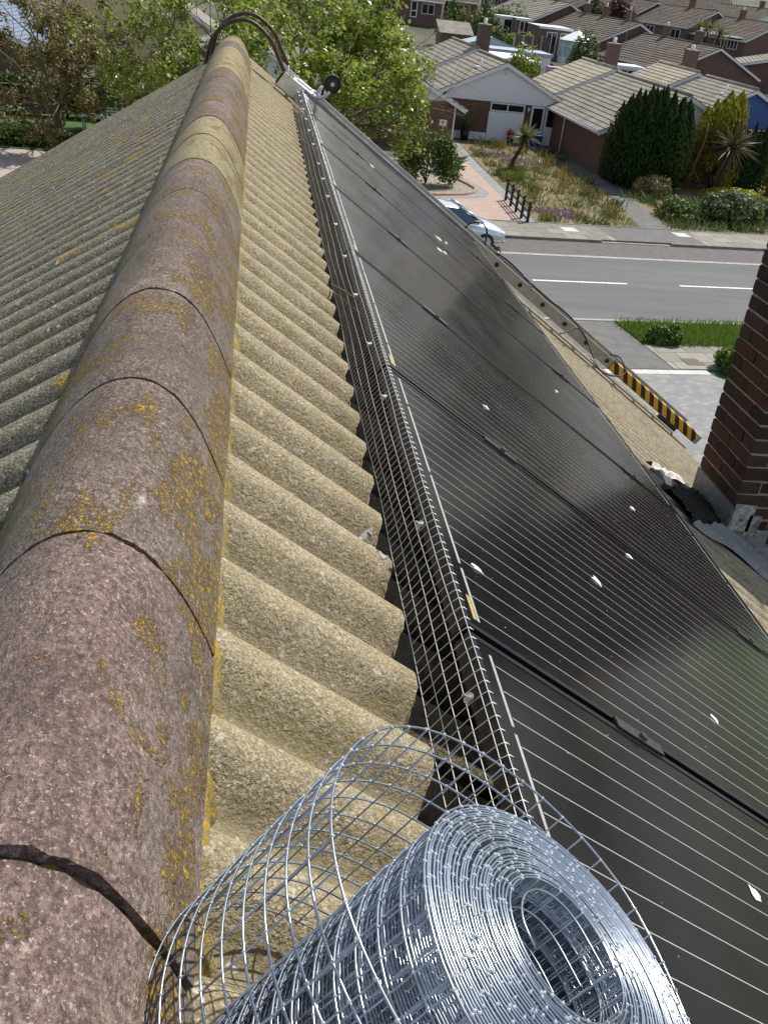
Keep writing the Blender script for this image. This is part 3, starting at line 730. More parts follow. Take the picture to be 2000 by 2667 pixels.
def splat(k, s, y, r, el=1.0, n=11, seed=0):
    rr = random.Random(seed); c = Vector((s - PS, y - (1.2272 + 1.154 * k + .01), .0006)); vs = [c + Vector((0, 0, .003))]
    ph = rr.uniform(0, 6)
    for i in range(n):
        a = 2 * math.pi * i / n; q = r * rr.uniform(.35, 1.3); vs.append(c + Vector((math.cos(a) * q * el, math.sin(a) * q, -.0008)))
    mb = MB(); mb.add(vs, [(0, 1 + i, 1 + (i + 1) % n) for i in range(n)], 0, True); mb.build('dropping', M['dropping'], panels[k])
for i, (k, s, y, r, el) in enumerate([(0, 1.186, 1.893, .028, 1.0), (0, .665, 1.478, .014, 1.6), (0, 1.43, 1.545, .021, .8), (0, 1.52, 2.31, .013, 1.7), (4, 1.592, 6.148, .05, 1.2), (3, 1.48, 5.62, .035, 1.1), (3, 1.54, 5.70, .035, 1.0),
                                        (4, 1.68, 6.25, .022, 1.0), (5, 1.14, 7.02, .03, 1.0), (-1, 1.154, .959, .024, .9), (1, 1.05, 2.75, .012, 2.2), (1, 1.86, 2.95, .011, 2.0), (2, 1.9, 4.1, .02, 1.0)]):
    splat(k, s, y, r * .72, el, seed=i * 7 + 3)
for i, s in enumerate((1.0, 2.16)):
    mb = MB(); mb.obox(RP(s, .05, .040), U * .045, Vector((0, 8.1, 0)), N * .044)
    tag(mb.build('mounting_rail', M['alu'], None), ('upper' if i == 0 else 'lower') + ' aluminium rail hidden beneath the solar panels', 'rail', 'rails under the solar panels')

# =================================================================== BIRD MESH SKIRT along the upper edge of the panels
guard = thing('mesh_guard', 'galvanised wire mesh strip closing the gap along the upper edge of the solar panels', 'wire mesh', RP(.57, .5, 0))
mb = MB(); CELL = .0262
prof = [(.5735, .001), (.5715, .028), (.5690, .055), (.5690, .081), (.5700, .107), (.5745, .1222), (.5850, .1228)]
def wob(y, i): return .0028 * math.sin(y * 4.3 + i) + .0018 * math.sin(y * 11 + i * 2.1) + (.004 * math.sin(y * 2.3) if i > 3 else 0)
ys = np.arange(.02, 8.16, CELL)
for i in range(6):
    s, h = prof[i]
    mb.tube([RP(s + wob(y, i) * .35, y, h + (wob(y, i) * .5 if i < 5 else 0)) for y in ys[::2]], .00085, 5)
for y in ys:
    mb.tube([RP(s + wob(y, i) * .35, y + .002 * math.sin(y * 50) * i / 6, h + (wob(y, i) * .5 if i < 5 else 0) + .0008) for i, (s, h) in enumerate(prof)], .00085, 5, caps=False)
mb.build('mesh', M['galv_dull'], guard, world=True)
cy = [1.073, 1.575, 2.19, 2.562, 3.008, 3.459, 3.929, 4.438, 4.821, 5.203, 5.779, 6.272, 6.721, 7.179, 7.583, 7.899, 8.1]
for i, y in enumerate(cy):
    if i == 0:
        mb = MB(); c = RP(.5655, y, .093); ax = -U
        mb.disc(c, ax, .0095, .003, 16); mb.disc(c + ax * .003, ax, .0062, .003, 14); mb.disc(c + ax * .005, ax, .003, .008, 8)
        c0 = mb.build('fastener', M['alu'], guard, world=True)
    else:
        c = c0.copy(); COL.objects.link(c); c.parent = guard; c.location = (0, y - cy[0], 0)
mb = MB(); mb.tube([RP(.555, 3.32, .012), RP(.563, 3.17, .05), RP(.566, 2.985, .090)], .0028, 6)
tag(mb.build('twig', M['old_wood']), 'thin dry stick poking out of the wire mesh strip', 'stick')

def smooth(pts, it=2):
    for _ in range(it):
        q = [pts[0]]
        for a, b in zip(pts, pts[1:]): q += [a * .75 + b * .25, a * .25 + b * .75]
        pts = q + [pts[-1]]
    return pts
# =================================================================== LOOSE ROLL OF WIRE MESH standing on the roof
roll = thing('wire_roll', 'shiny roll of galvanised welded wire mesh standing on the roof with a loosened outer turn', 'wire roll', RP(.33, .44, 0))
def lerp(a, b, t): return a + (b - a) * t
NT_ = 27; TC, TR0, TR1 = (.329, .4395), .058, .1475
H = [i * .0254 for i in range(12)]
amp = rng.normal(size=(NT_ + 2, 4)) * .0006; phs = rng.uniform(0, 6.28, size=(NT_ + 2, 4))
def spiral(p):                                        # p in turns, outwards
    k = int(p); fr = p - k
    def w(i, a): return sum(amp[i][m] * math.cos((m + 1) * a + phs[i][m]) for m in range(4))
    a = 2 * math.pi * p
    r = lerp(TR0, TR1, (p / NT_) ** .97) + lerp(w(k, a), w(k + 1, a), fr)
    ex = lerp(0, 1, p / NT_)
    cx, cyy = TC[0] + (1 - ex) * .006, TC[1] + (1 - ex) * .018 - ex * .006
    return cx + r * math.cos(a), cyy + r * math.sin(a)
path = [spiral(i / 60) for i in range(NT_ * 60 + 1)]
for i in range(1, 76):                                # the outer turn, sprung open
    a = 2 * math.pi * i / 90; t = min(1, i / 9); t = t * t * (3 - 2 * t)
    x0, y0 = TC[0] + TR1 * math.cos(a), TC[1] - .006 + TR1 * math.sin(a)
    e = 1 + .05 * max(0, (i - 52) / 23)
    x1, y1 = .2938 + .1925 * math.cos(a) * e, .4516 + .1925 * math.sin(a) * e
    path.append((lerp(x0, x1, t), lerp(y0, y1, t)))
mb = MB()
for hi, h in enumerate(H):
    mb.tube([RP(s, y, h + .0006 * math.sin(i * .31 + hi)) for i, (s, y) in enumerate(path)], .00112, 5, caps=False)
acc = 0; last = path[0]; nxt = 0; dots = []
for p in path[1:]:
    dl = math.hypot(p[0] - last[0], p[1] - last[1])
    while acc + dl >= nxt:
        f = (nxt - acc) / dl; s, y = lerp(last[0], p[0], f), lerp(last[1], p[1], f)
        off = .0012 / max(1e-6, math.hypot(s - TC[0], y - TC[1]))
        s2, y2 = s + (TC[0] - s) * off, y + (TC[1] - y) * off
        mb.tube([RP(s2, y2, -.004), RP(s2, y2, .2808)], .00105, 4, caps=True)
        dots.append((s, y)); nxt += .0254
    acc += dl; last = p
for s, y in dots:
    c = RP(s, y, .2794); mb.blob(c, .0019, .0019, .0017, 6, 4, 1)
for s, y in dots[-110:]:
    for h in H[:-1]: mb.blob(RP(s, y, h), .0018, .0018, .0018, 6, 4, 1)
# free inner end, bent back across the hole
inner = [(.395, .452), (.372, .497), (.335, .508), (.300, .493), (.283, .466), (.292, .440)]
for h in (.2794, .2540, .2286): mb.tube(smooth([RP(TC[0] + (s - .335) * .8, y, h) for s, y in inner] + [RP(.312 if h > .27 else .318, .452, h - .01)], 3), .0011, 5)
mb.build('mesh_coil', [M['galv'], M['zinc']], roll, world=True)

# =================================================================== ROOF LADDER hooked over the ridge
lad = thing('roof_ladder', 'aluminium roof ladder with ridge hook and striped end lying beyond the farthest panel', 'ladder', RP(.40, 8.2, .04))
YN, YF_ = 8.20, 8.60
for i, (y, s0, s1, hb, ht) in enumerate(((YN, .40, 5.53, .040, .138), (YF_, .40, 5.58, .118, .152))):
    mb = MB()
    sg = 1 if i == 0 else -1
    sec = [(0, hb), (.030, hb), (.030, hb + .004), (.004, hb + .004), (.004, ht - .004), (.030, ht - .004), (.030, ht), (0, ht)]
    mb.prism([RP(s0, y + sg * a, h) for a, h in sec], U * (s1 - s0))
    mb.build('stile', M['alu_dull'] if i == 0 else M['alu'], lad, world=True)
s = 2.757 - .29 * 7
while s < 5.4:
    mb = MB(); mb.tube([RP(s, YN + .002, .09), RP(s, YF_ - .002, .095)], .017, 10, caps=False)
    r_ = mb.build('rung', M['alu'], lad, world=True)
    mb = MB(); mb.disc(RP(s, YN + .001, .09), (0, -1, 0), .021, .006, 14)
    c_ = RP(s, YN, .09); l = lad.location
    mb.v = [(a[0] - l.x, a[1] - l.y, a[2] - l.z) for a in mb.v]; mb.build('rung_socket', M['blk_rubber'], r_)
    s += .29
mb = MB()
ring = [(-.014 * math.cos(rad(a)) ** .5, .047 * math.sin(rad(a))) for a in np.linspace(-90, 90, 11)]
poly = [RP(4.27, YN - .003 + r[0], .092 + r[1]) for r in ring] + [RP(4.27, YN + .014, .144), RP(4.27, YN + .014, .040)]
mb.prism(poly, U * 1.25); mb.build('striped_guard', M['stripe'], lad, world=True)
mb = MB(); mb.prism([p + U * 1.25 for p in poly], U * .05); mb.build('end_cap', M['alu_dull'], lad, world=True)
mb = MB(); mb.obox(RP(5.05, YN - .01, .0), U * .24, Vector((0, .05, 0)), N * .042); mb.build('foot_block', M['blk_rubber'], lad, world=True)
bow = [(-.205, -.150), (-.196, -.081), (-.163, .051), (-.120, .113), (-.068, .161), (-.010, .195), (.055, .212), (.105, .214), (.160, .198), (.234, .150), (.304, .083), (.346, -.009), (.380, -.070), (.409, -.128)]
sl = [(.44, -.152), (.534, -.205), (.640, -.272), (.69, -.282), (.735, -.262), (.765, -.225)]
bow = smooth([Vector((x, 0, z)) for x, z in bow], 2)
for i, y in enumerate((8.24, 8.56)):
    mb = MB(); mb.tube([(p.x + .03 * i, y, p.z + .03 * i) for p in bow], .0155, 8); mb.build('hook', M['rust'], lad, world=True)
    mb = MB(); mb.tube([(.405 + .03 * i, y, -.122 + .03 * i)] + [(x, y, z) for x, z in (sl if i == 0 else sl[:4])], .0145, 8); mb.build('hook_shank', M['alu'], lad, world=True)
mb = MB(); mb.obox(RP(.50, 8.22, .118), U * .03, Vector((0, .36, 0)), N * .02); mb.build('hook_bracket', M['alu'], lad, world=True)
mb = MB(); mb.obox(RP(.66, 8.22, .13), U * .03, Vector((0, .36, 0)), N * .02); mb.build('hook_bracket', M['alu'], lad, world=True)
mb = MB(); mb.tube([RP(.70, 8.33, .10), RP(.70, 8.33, .235)], .013, 8); mb.build('locking_pin', M['alu'], lad, world=True)
mb = MB(); wc = Vector((.784, 8.26, -.173)); mb.disc(wc - Vector((0, .02, 0)), (0, 1, 0), .068, .05, 24); mb.disc(wc - Vector((0, .027, 0)), (0, 1, 0), .044, .064, 18, 1); mb.disc(wc - Vector((0, .031, 0)), (0, 1, 0), .016, .072, 10, 2)
mb.tube([(.765, 8.24, -.225), (.778, 8.26, -.19), wc + Vector((0, .05, 0)), wc], .010, 6, 3)
mb.build('wheel', [M['blk_rubber'], M['rust'], M['alu'], M['rust']], lad, world=True)
mb = MB(); mb.obox(RP(.40, 8.185, .028), U * .20, Vector((0, .012, 0)), N * .105); mb.build('stile_plate', M['alu'], lad, world=True)
mb = MB(); mb.obox(RP(.385, 8.18, .030), U * .014, Vector((0, .045, 0)), N * .10); mb.build('stile_cap', M['blk_rubber'], lad, world=True)
# cables hung along the ladder
def px(x, y, Y):
    d = R0 * ((x - 1000) / F_PX) + R1 * ((y - 1333.5) / F_PX) + R2
    return CAM + d * ((Y - CAM.y) / d.y)
V = lambda a, b: (1250 + a / 2.765, 600 + b / 2.765)
mb = MB()
lp = [(110, 260, 8.7), (95, 170, 8.68), (120, 122, 8.65), (148, 116, 8.6), (143, 185, 8.5), (105, 160, 8.4), (160, 180, 8.35), (250, 258, 8.3), (350, 368, 8.3), (420, 430, 8.3), (500, 505, 8.3), (570, 548, 8.3), (640, 612, 8.3), (700, 672, 8.25), (745, 740, 8.2), (775, 800, 8.15), (805, 880, 8.05), (832, 965, 7.95), (870, 1015, 7.92), (930, 1042, 7.92), (1000, 1052, 7.95), (1048, 1032, 8.0), (1042, 975, 8.05), (1020, 925, 8.12), (985, 900, 8.2), (935, 893, 8.3)]
mb.tube(smooth([px(*V(a, b), c) for a, b, c in lp]), .0078, 6)
tag(mb.build('cable', M['blk_rubber']), 'long loose black cable looping along the outer side of the roof ladder', 'cable')
mb = MB(); mb.tube(smooth([px(*V(a, b), c) for a, b, c in [(742, 735, 8.2), (715, 705, 8.12), (680, 700, 8.05), (625, 728, 7.98), (585, 745, 7.95), (572, 738, 7.95)]]), .0065, 6)
tag(mb.build('cable', M['blk_rubber']), 'short black cable end reaching left over the ladder stile onto the lichened sheets', 'cable')
mb = MB(); mb.tube(smooth([px(*V(a, b), c) for a, b, c in [(352, 370, 8.3), (368, 400, 8.15), (372, 430, 8.1)]]), .0065, 6)
tag(mb.build('cable_tie', M['blk_rubber']), 'black tie holding the cable at the ladder stile beside the first white road dash', 'cable tie')
W3 = lambda a, b: (1100 + a / 4.1475, 400 + b / 4.1475)
mb = MB(); mb.tube(smooth([px(*W3(a, b), c) for a, b, c in [(440, 830, 8.6), (480, 770, 8.6), (545, 733, 8.6), (630, 742, 8.6), (685, 785, 8.6), (700, 840, 8.6), (690, 900, 8.6), (680, 985, 8.55)]]), .0088, 6)
tag(mb.build('cable', M['blk_rubber']), 'black cable loop standing up in front of the silver car', 'cable')
mb = MB(); mb.tube([px(*V(795, 925), 7.95), px(*V(815, 935), 7.95), px(*V(835, 990), 7.95)], .010, 6); tag(mb.build('cable_clip', M['alu_dull']), 'small metal clip hanging on the cable above the lichened sheets', 'clip')
mb = MB(); mb.tube(smooth([RP(2.46, 5.45, .10), RP(2.60, 5.55, .06), RP(2.78, 5.62, .02), RP(3.0, 5.66, 0), RP(3.15, 5.62, -.01)]), .0045, 6)
tag(mb.build('cable', M['blk_rubber']), 'thin black lead curling from under the panel edge towards the white patch', 'cable')

# =================================================================== GROUND, ROAD, PAVEMENTS
xs = np.unique(np.concatenate([np.linspace(-900, -80, 12), np.linspace(-80, 140, 56), np.linspace(140, 1400, 16)]))
ysg = np.unique(np.concatenate([np.linspace(-150, 20, 8), np.linspace(20, 200, 46), np.linspace(200, 2600, 24)]))
Vg = [(x, y, gz(x, y) + (.25 * (math.sin(x * .21) + math.sin(y * .17)) if y > 85 else 0)) for y in ysg for x in xs]
nx = len(xs); Fg = [(j * nx + i, j * nx + i + 1, (j + 1) * nx + i + 1, (j + 1) * nx + i) for j in range(len(ysg) - 1) for i in range(nx - 1)]
tag(np_mesh('ground', Vg, Fg, M['ground'], None, True), kind='structure')
def flat(name, poly, mat, z=.004, th=0.):
    mb = MB(); P = [Vector((p[0], p[1], G + z)) for p in poly]
    if th: mb.prism([p - Vector((0, 0, th)) for p in P], (0, 0, th))
    else: mb.add(P, [tuple(range(len(P)))])
    return tag(mb.build(name, mat), kind='structure')
def strip(name, a0, a1, d0, d1, mat, z=.004, th=0., skew=0.):
    P = [ST(a0, d0), ST(a1, d0 + skew), ST(a1, d1 + skew), ST(a0, d1)]
    return flat(name, [(p.x, p.y) for p in P], mat, z, th)
strip('road', -60, 90, -9.3, -2.33, M['asphalt'], .004)
strip('parking_strip', -60, 90, -2.13, -.12, M['tarmac'], .008)
strip('channel', -60, 90, -2.36, -2.12, M['concrete'], .014)
strip('kerb', -60, 4.6, -.13, .02, M['kerb'], .11, .11); strip('kerb', 7.6, 90, -.13, .02, M['kerb'], .11, .11); strip('kerb', 4.6, 7.6, -.13, .02, M['concrete'], .035, .035)
strip('pavement', -60, 5.3, .02, 2.2, M['slab'], .106, .1); strip('pavement', 5.3, 9.2, .02, 2.2, M['path'], .104, .1); strip('pavement', 9.2, 90, .02, 2.2, M['slab'], .106, .1)
strip('kerb', -60, 90, 2.2, 2.28, M['kerb'], .125, .12)
strip('kerb', -60, 90, -9.45, -9.3, M['concrete'], .05, .05)
a = -16.34
while a < 60:
    strip('road_marking', a, a + 3.4, -5.52, -5.40, M['paint'], .010); a += 5.36
strip('road', -5.0, .8, -13.15, -9.45, M['path'], .030, .03)
strip('pavement', .8, 50, -13.15, -11.4, M['slab'], .045, .045); strip('pavement', -60, -5.0, -13.15, -11.4, M['slab'], .045, .045)
strip('verge', .85, 16, -11.4, -9.45, M['lawn'], .050, .05); strip('verge', -60, -5.0, -11.4, -9.45, M['lawn'], .050, .05)
strip('drive_edging', -3, 1.75, -13.45, -13.15, M['edge_block'], .012)
flat('drive', [tuple(ST(a, d))[:2] for a, d in ((-4, -24), (7.5, -24), (1.75, -13.45), (-4, -13.45))], M['grey_block'], .006)
strip('front_lawn', 1.6, 12, -24, -13.15, M['lawn'], .003)
for a_, d_ in ((3.55, 1.55), (8.55, 1.65)): strip('access_cover', a_, a_ + .62, d_ - .5, d_ + .15, M['edge_block'], .112, .01)
strip('access_cover', 1.35, 1.85, -12.9, -12.4, M['tarmac'], .05, .01)
# far side: pink drive, gravel bed, dry garden, path
def P2(pts): return [(x, y) for x, y in pts]
flat('front_drive', P2([(3.0, 37.5), (11.15, 38.3), (11.25, 42.5), (11.2, 51), (11.4, 58.6), (9.4, 58.6), (9.2, 49), (3, 47)]), M['pink_block'], .010)
flat('drive_edging', P2([(11.15, 38.3), (11.62, 38.35), (11.75, 42.5), (11.7, 51), (11.9, 58.6), (11.4, 58.6), (11.2, 51), (11.25, 42.5)]), M['grey_edge'], .014)
gb = [(3.0, 42.1), (6.5, 42.0), (8.2, 42.25), (9.4, 42.8), (10.0, 43.4), (10.25, 44.2), (10.1, 45.0), (9.75, 46.2), (9.5, 48.5), (9.4, 50.5), (3.0, 50.5)]
flat('gravel_bed', P2(gb), M['gravel'], .022)
gb3 = [(x + (.55 if i > 1 and i < 10 else 0), y - (.38 if y < 44.5 else 0)) for i, (x, y) in enumerate(gb)]
mb = MB(); mb.add([Vector((x, y, G + .016)) for x, y in gb3], [tuple(range(len(gb3)))]); tag(mb.build('drive_edging', M['grey_edge']), kind='structure')
mb = MB(); mb.tube([Vector((x, y, G + .03)) for x, y in gb[:10]], .10, 6); tag(mb.build('bed_kerb', plain('pink_kerb', (.36, .21, .15), .8, 0, .2, 6)), kind='structure')
flat('garden_bed', P2([(11.65, 38.5), (16.3, 38.95), (17.3, 46), (17.3, 58.6), (11.9, 58.6), (11.75, 42.5)]), M['dry'], .012)
flat('path', P2([(16.3, 38.9), (17.75, 39.05), (18.1, 46), (18.35, 51), (18.15, 59.6), (16.0, 59.6), (17.0, 52), (17.0, 45)]), M['path'], .018)
flat('shrub_bed', P2([(17.75, 39.05), (60, 44.0), (60, 56), (18.3, 52), (18.1, 46)]), M['dry'], .010)
flat('left_paving', P2([(-60, 30.5), (3.0, 37.6), (3.0, 41.8), (-9, 44.4), (-60, 40)]), M['plaza'], .013)
flat('left_lawn', P2([(-40, 41.0), (-9, 44.6), (3.0, 42.0), (3.0, 55), (-40, 56)]), M['lawn'], .016)

# grass blades and weeds, far too many to count
def scatter_poly(poly, n):
    P = np.array(poly, float); lo_, hi_ = P.min(0), P.max(0); out = []
    while len(out) < n:
        q = rng.uniform(lo_, hi_, size=(n * 2, 2)); ins = np.zeros(len(q), bool)
        for i in range(len(P)):
            a, b = P[i], P[i - 1]; c = ((a[1] > q[:, 1]) != (b[1] > q[:, 1])) & (q[:, 0] < (b[0] - a[0]) * (q[:, 1] - a[1]) / (b[1] - a[1] + 1e-12) + a[0]); ins ^= c
        out.extend(q[ins].tolist())
    return np.array(out[:n])
def grassy(name, poly, n, hmin, hmax, w, mat, z=0., clump=0., lean=.35):
    q = scatter_poly(poly, n)
    if clump:
        c = q[rng.integers(0, len(q), max(4, n // 40))]; q = c[rng.integers(0, len(c), n)] + rng.normal(size=(n, 2)) * clump
    h = rng.uniform(hmin, hmax, n); b = np.c_[q, np.full(n, G + z)]
    t = b + np.c_[rng.normal(size=(n, 2)) * (h * lean)[:, None], h]
    return tag(blades(name, b, t, w, mat, None), kind='stuff')
vg = [ST(.7, -9.55), ST(.85, -11.3), ST(1.5, -11.5), ST(14, -11.5), ST(14, -9.5)]
grassy('grass', [(p.x, p.y) for p in vg], 15000, .10, .26, .016, M['leaf_grass'], .04)
grassy('grass', [(ST(a_, d_).x, ST(a_, d_).y) for a_, d_ in ((1.9, -13.3), (9, -13.3), (9, -18), (4.4, -18))], 7000, .08, .25, .016, M['leaf_grass'], .02)
gp = [(11.8, 38.7), (16.2, 39.0), (17.2, 46), (17.2, 58.0), (12.1, 58.0), (11.9, 42.5)]
grassy('weeds', gp, 4200, .05, .2, .035, M['leaf_weed'], 0)
grassy('weeds', gp, 1100, .25, .6, .03, M['leaf_weed'], 0, .18, .25)
grassy('weeds', gp, 1500, .1, .35, .05, M['leaf_shrub'], 0, .25, .5)
grassy('weeds', [(12.2, 52.0), (15.0, 52), (15.0, 55), (12.2, 55)], 500, .05, .18, .07, M['leaf_purple'], 0, .4, .6)
grassy('weeds', [(12.4, 40.0), (13.6, 40), (13.6, 41), (12.4, 41)], 420, .08, .22, .06, M['leaf_purple'], 0, .3, .6)
grassy('grass', [(12.2, 47.2), (13.2, 47.2), (13.4, 48.6), (12.2, 48.6)], 1500, .15, .45, .03, M['leaf_grass'], 0)
grassy('weeds', [(17.9, 39.3), (26, 40.4), (26, 47), (18.2, 46)], 3500, .1, .5, .04, M['leaf_shrub'], 0, .3, .5)
grassy('grass', [(-20, 43.2), (-9, 45.0), (-4, 44), (-4, 50), (-20, 50)], 9000, .08, .22, .03, M['leaf_mid'], 0)

# =================================================================== HOUSES
def house_at(name, label, loc, rz, w, L, e, a, wall, roof, gable=None, clad_z=None, group=None, over=.35, gauge=.36, back=True, front_over=.28, gutter=True, lift=.045):
    """gable-fronted house: front gable at local y=0, ridge along +y, x across; e, a eave and apex heights"""
    r = thing(name, label, 'house', loc, rz, group)
    mb = MB(); mb.prism([(-w, 0, -.8), (w, 0, -.8), (w, 0, e), (0, 0, a - .06), (-w, 0, e)], (0, L, 0)); mb.build('wall', wall, r)
    if gable is not None:
        cz = clad_z if clad_z is not None else e; x0 = w
        pts = [(-x0, -.07, cz), (x0, -.07, cz), (x0, -.07, e + .02), (0, -.07, a - .04), (-x0, -.07, e + .02)]
        mb = MB(); mb.prism(pts, (0, .066, 0)); mb.build('gable_cladding', gable, r)
    pitch = math.atan2(a - e, w); S = (w + over) / math.cos(pitch); n = max(4, int(round(S / gauge))); mb = MB()
    y0, y1 = -front_over, L + (.2 if back else 0)
    for sd in (1, -1):
        ux, uz = sd * math.cos(pitch), -math.sin(pitch); nx_, nz_ = sd * math.sin(pitch), math.cos(pitch)
        for i in range(n):
            s0, s1 = S * i / n, S * (i + 1) / n + .02
            j = rng.normal() * .004
            def pt(s, h, y): return (ux * s + nx_ * h, y, a + uz * s + nz_ * h)
            q = [pt(s0, .012, 0), pt(s1, lift + j, 0), pt(s1, .006, 0), pt(s0, -.03, 0)]
            mb.prism([(x, y0, z) for x, _, z in q] if sd > 0 else [(x, y0, z) for x, _, z in q][::-1], (0, y1 - y0, 0))
    mb.tube([(0, y0, a + .03), (0, y1, a + .03)], .10, 8)
    mb.build('roof', roof, r)
    for sd in (1, -1):                                  # barge boards and eaves
        ux, uz = sd * math.cos(pitch), -math.sin(pitch)
        mb = MB(); mb.obox((0, y0 - .02, a - .015), (ux * S, 0, uz * S), (0, .04, 0), (0, 0, -.20)); mb.build('bargeboard', M['white'], r)
        mb = MB(); xe = ux * S; ze = a + uz * S
        mb.box(min(xe, xe - sd * .03), max(xe, xe - sd * .03), y0 + .03, y1, ze - .17, ze - .012)
        mb.tube([(xe + sd * .05, y0 + .03, ze - .05), (xe + sd * .05, y1, ze - .05)], .055, 8)
        mb.build('gutter', M['white'], r)
    return r
def opening(r, face, u, z, w, h, off, n=1, name='window', mat=None, frame=None, t=.07, bar=0.0):
    """face 'f' looks to -y at y=off, 'l' looks to -x at x=off; u along the wall"""
    fr = frame or M['white']; o = MB(); pieces = []
    def bx(mb, u0, u1, z0, z1, d0, d1):
        if face == 'f': mb.box(u0, u1, off - d1, off - d0, z0, z1)
        else: mb.box(off - d1, off - d0, u0, u1, z0, z1)
    bx(o, u, u + t, z, z + h, .003, .06); bx(o, u + w - t, u + w, z, z + h, .003, .06); bx(o, u + t, u + w - t, z, z + t, .003, .06); bx(o, u + t, u + w - t, z + h - t, z + h, .003, .06)
    for i in range(1, n): c = u + w * i / n; bx(o, c - t / 2, c + t / 2, z + t, z + h - t, .003, .058)
    if bar: bx(o, u + t, u + w - t, z + bar - t / 2, z + bar + t / 2, .003, .055)
    f = o.build(name, fr, r)
    pn = MB()
    for i in range(n):
        a0 = u + w * i / n + (t if i == 0 else t / 2); a1 = u + w * (i + 1) / n - (t if i == n - 1 else t / 2)
        bx(pn, a0 - .004, a1 + .004, z + t - .004, z + h - t + .004, .003, .025)
    pn.build('pane', mat or M['pane'], f); return f
def slab(r, name, mat, x0, x1, y0, y1, z0, z1): return MB().box(x0, x1, y0, y1, z0, z1).build(name, mat, r)
def stack(r, x, y, z0, z1, w=.62, d=.5, mat=None, pot=True):
    mb = MB(); mb.box(x - w / 2, x + w / 2, y - d / 2, y + d / 2, z0, z1 - .12); mb.box(x - w / 2 - .04, x + w / 2 + .04, y - d / 2 - .04, y + d / 2 + .04, z1 - .12, z1)
    c = mb.build('chimney', mat or M['brick_far'], r)
    mb = MB(); mb.box(x - w / 2 - .01, x + w / 2 + .01, y - d / 2 - .01, y + d / 2 + .01, z1, z1 + .05); mb.build('chimney_cap', M['concrete'], c)
    if pot: mb = MB(); mb.tube([(x, y, z1 + .05), (x, y, z1 + .38)], [.12, .10], 10); mb.build('chimney_pot', M['render'], c)
    return c
def pipe(r, x, y, z0, z1, rr=.045): mb = MB(); mb.tube([(x, y, z1 + .18), (x, y, z1), (x, y, z0)], rr, 8); return mb.build('drainpipe', M['white'], r)
ROT = rad(2.0)
# A: white gable bungalow
hA = house_at('house', 'bungalow with big white gable, white garage panel and brown tiled roof', (14.45, 59.45, G), ROT, 3.35, 6.9, 2.72, 4.28, M['brick'], M['tile_light'], M['render'], 2.15, 'bungalows across the road')
slab(hA, 'garage_panel', M['render'], -.62, 1.52, -.06, -.002, -.02, 1.62)
opening(hA, 'f', -.58, 1.64, 2.08, .48, -.0, 2, 'window')
slab(hA, 'plinth', M['render'], -3.35, -.64, -.05, -.001, 0, .42)
d = opening(hA, 'f', 1.92, .02, .82, 2.1, -.0, 1, 'door', M['door_glass'], None, .11, .72); slab(hA, 'door_panel', M['white'], 2.0, 2.66, -.045, -.004, .1, .72)
d = opening(hA, 'f', 2.80, .02, .82, 2.1, -.0, 1, 'door', M['door_glass'], None, .13, .95); slab(hA, 'door_panel', M['white'], 2.90, 3.52, -.045, -.004, .1, .92)
mb = MB(); mb.tube([(-.0, -.14, 3.98), (0, -.14, 3.62)], .035, 6); mb.build('finial', M['white'], hA)
mb = MB(); mb.tube([(-1.1, 1.6, 3.85), (-1.1, 1.6, 4.25)], .06, 8); mb.box(-1.35, -.85, 1.4, 1.9, 3.72, 3.80); mb.build('vent_pipe', M['render'], hA)
mb = MB(); mb.tube([(1.72, -.12, 2.0), (1.72, -.12, 1.7)], .07, 8); mb.build('wall_lamp', M['alu'], hA)
# rear block of A
h0 = house_at('house', 'rear bungalow block with white gable and dark square chimney behind the big white gable', (14.1, 66.6, G), ROT, 3.9, 7.2, 2.6, 4.42, M['brick'], M['tile_light'], M['render'], 2.4, 'bungalows across the road')
stack(h0, .55, .9, 3.3, 5.75, .75, .75, M['fence_wood'])
# B: forward wing with brick side, C behind
hB = house_at('house', 'bungalow wing with brick side wall and long pale tiled slope left of the cypress', (22.1, 51.0, G), ROT, 4.0, 10.3, 2.42, 4.25, M['brick'], M['tile_light'], M['render'], 2.1, 'bungalows across the road', over=.5)
opening(hB, 'f', -3.0, .35, 1.7, 1.5, 0, 2)
pipe(hB, -4.09, 6.4, 0, 2.2)
mb = MB(); mb.box(-4.0 - .006, -3.99, -.01, .6, 0, 2.4); mb.build('brick_pier', M['brick'], hB)
hC = house_at('house', 'rear bungalow block with sunlit tan roof and white gable behind the brick wing', (21.6, 61.6, G), ROT, 3.8, 5.8, 2.6, 4.42, M['brick'], M['tile_tan'], M['render'], 2.4, 'bungalows across the road')
stack(hC, .9, 3.2, 3.4, 5.6, .7, .7)
# D rear and E blue
hE = house_at('house', 'bungalow with blue boarded gable at the right edge', (29.5, 58.9, G), ROT, 3.35, 6.6, 2.72, 4.30, M['brick'], M['tile_light'], M['blue_board'], 2.15, 'bungalows across the road')
slab(hE, 'garage_panel', M['render'], -.62, 1.52, -.06, -.002, -.02, 1.62); opening(hE, 'f', -.58, 1.64, 2.08, .48, 0, 2)
opening(hE, 'f', 1.9, .02, .82, 2.1, 0, 1, 'door', M['door_glass'], None, .11, .72)
mb = MB(); mb.tube([(-1.0, 1.6, 3.85), (-1.0, 1.6, 4.25)], .06, 8); mb.box(-1.3, -.75, 1.4, 1.9, 3.74, 3.82); mb.build('vent_pipe', M['render'], hE)
hD = house_at('house', 'rear bungalow block with tan roof and white gable behind the cypress', (29.0, 66.6, G), ROT, 3.8, 6.2, 2.6, 4.42, M['brick'], M['tile_tan'], M['render'], 2.4, 'bungalows across the road')
stack(hD, .9, 3.4, 3.4, 5.5, .7, .7)
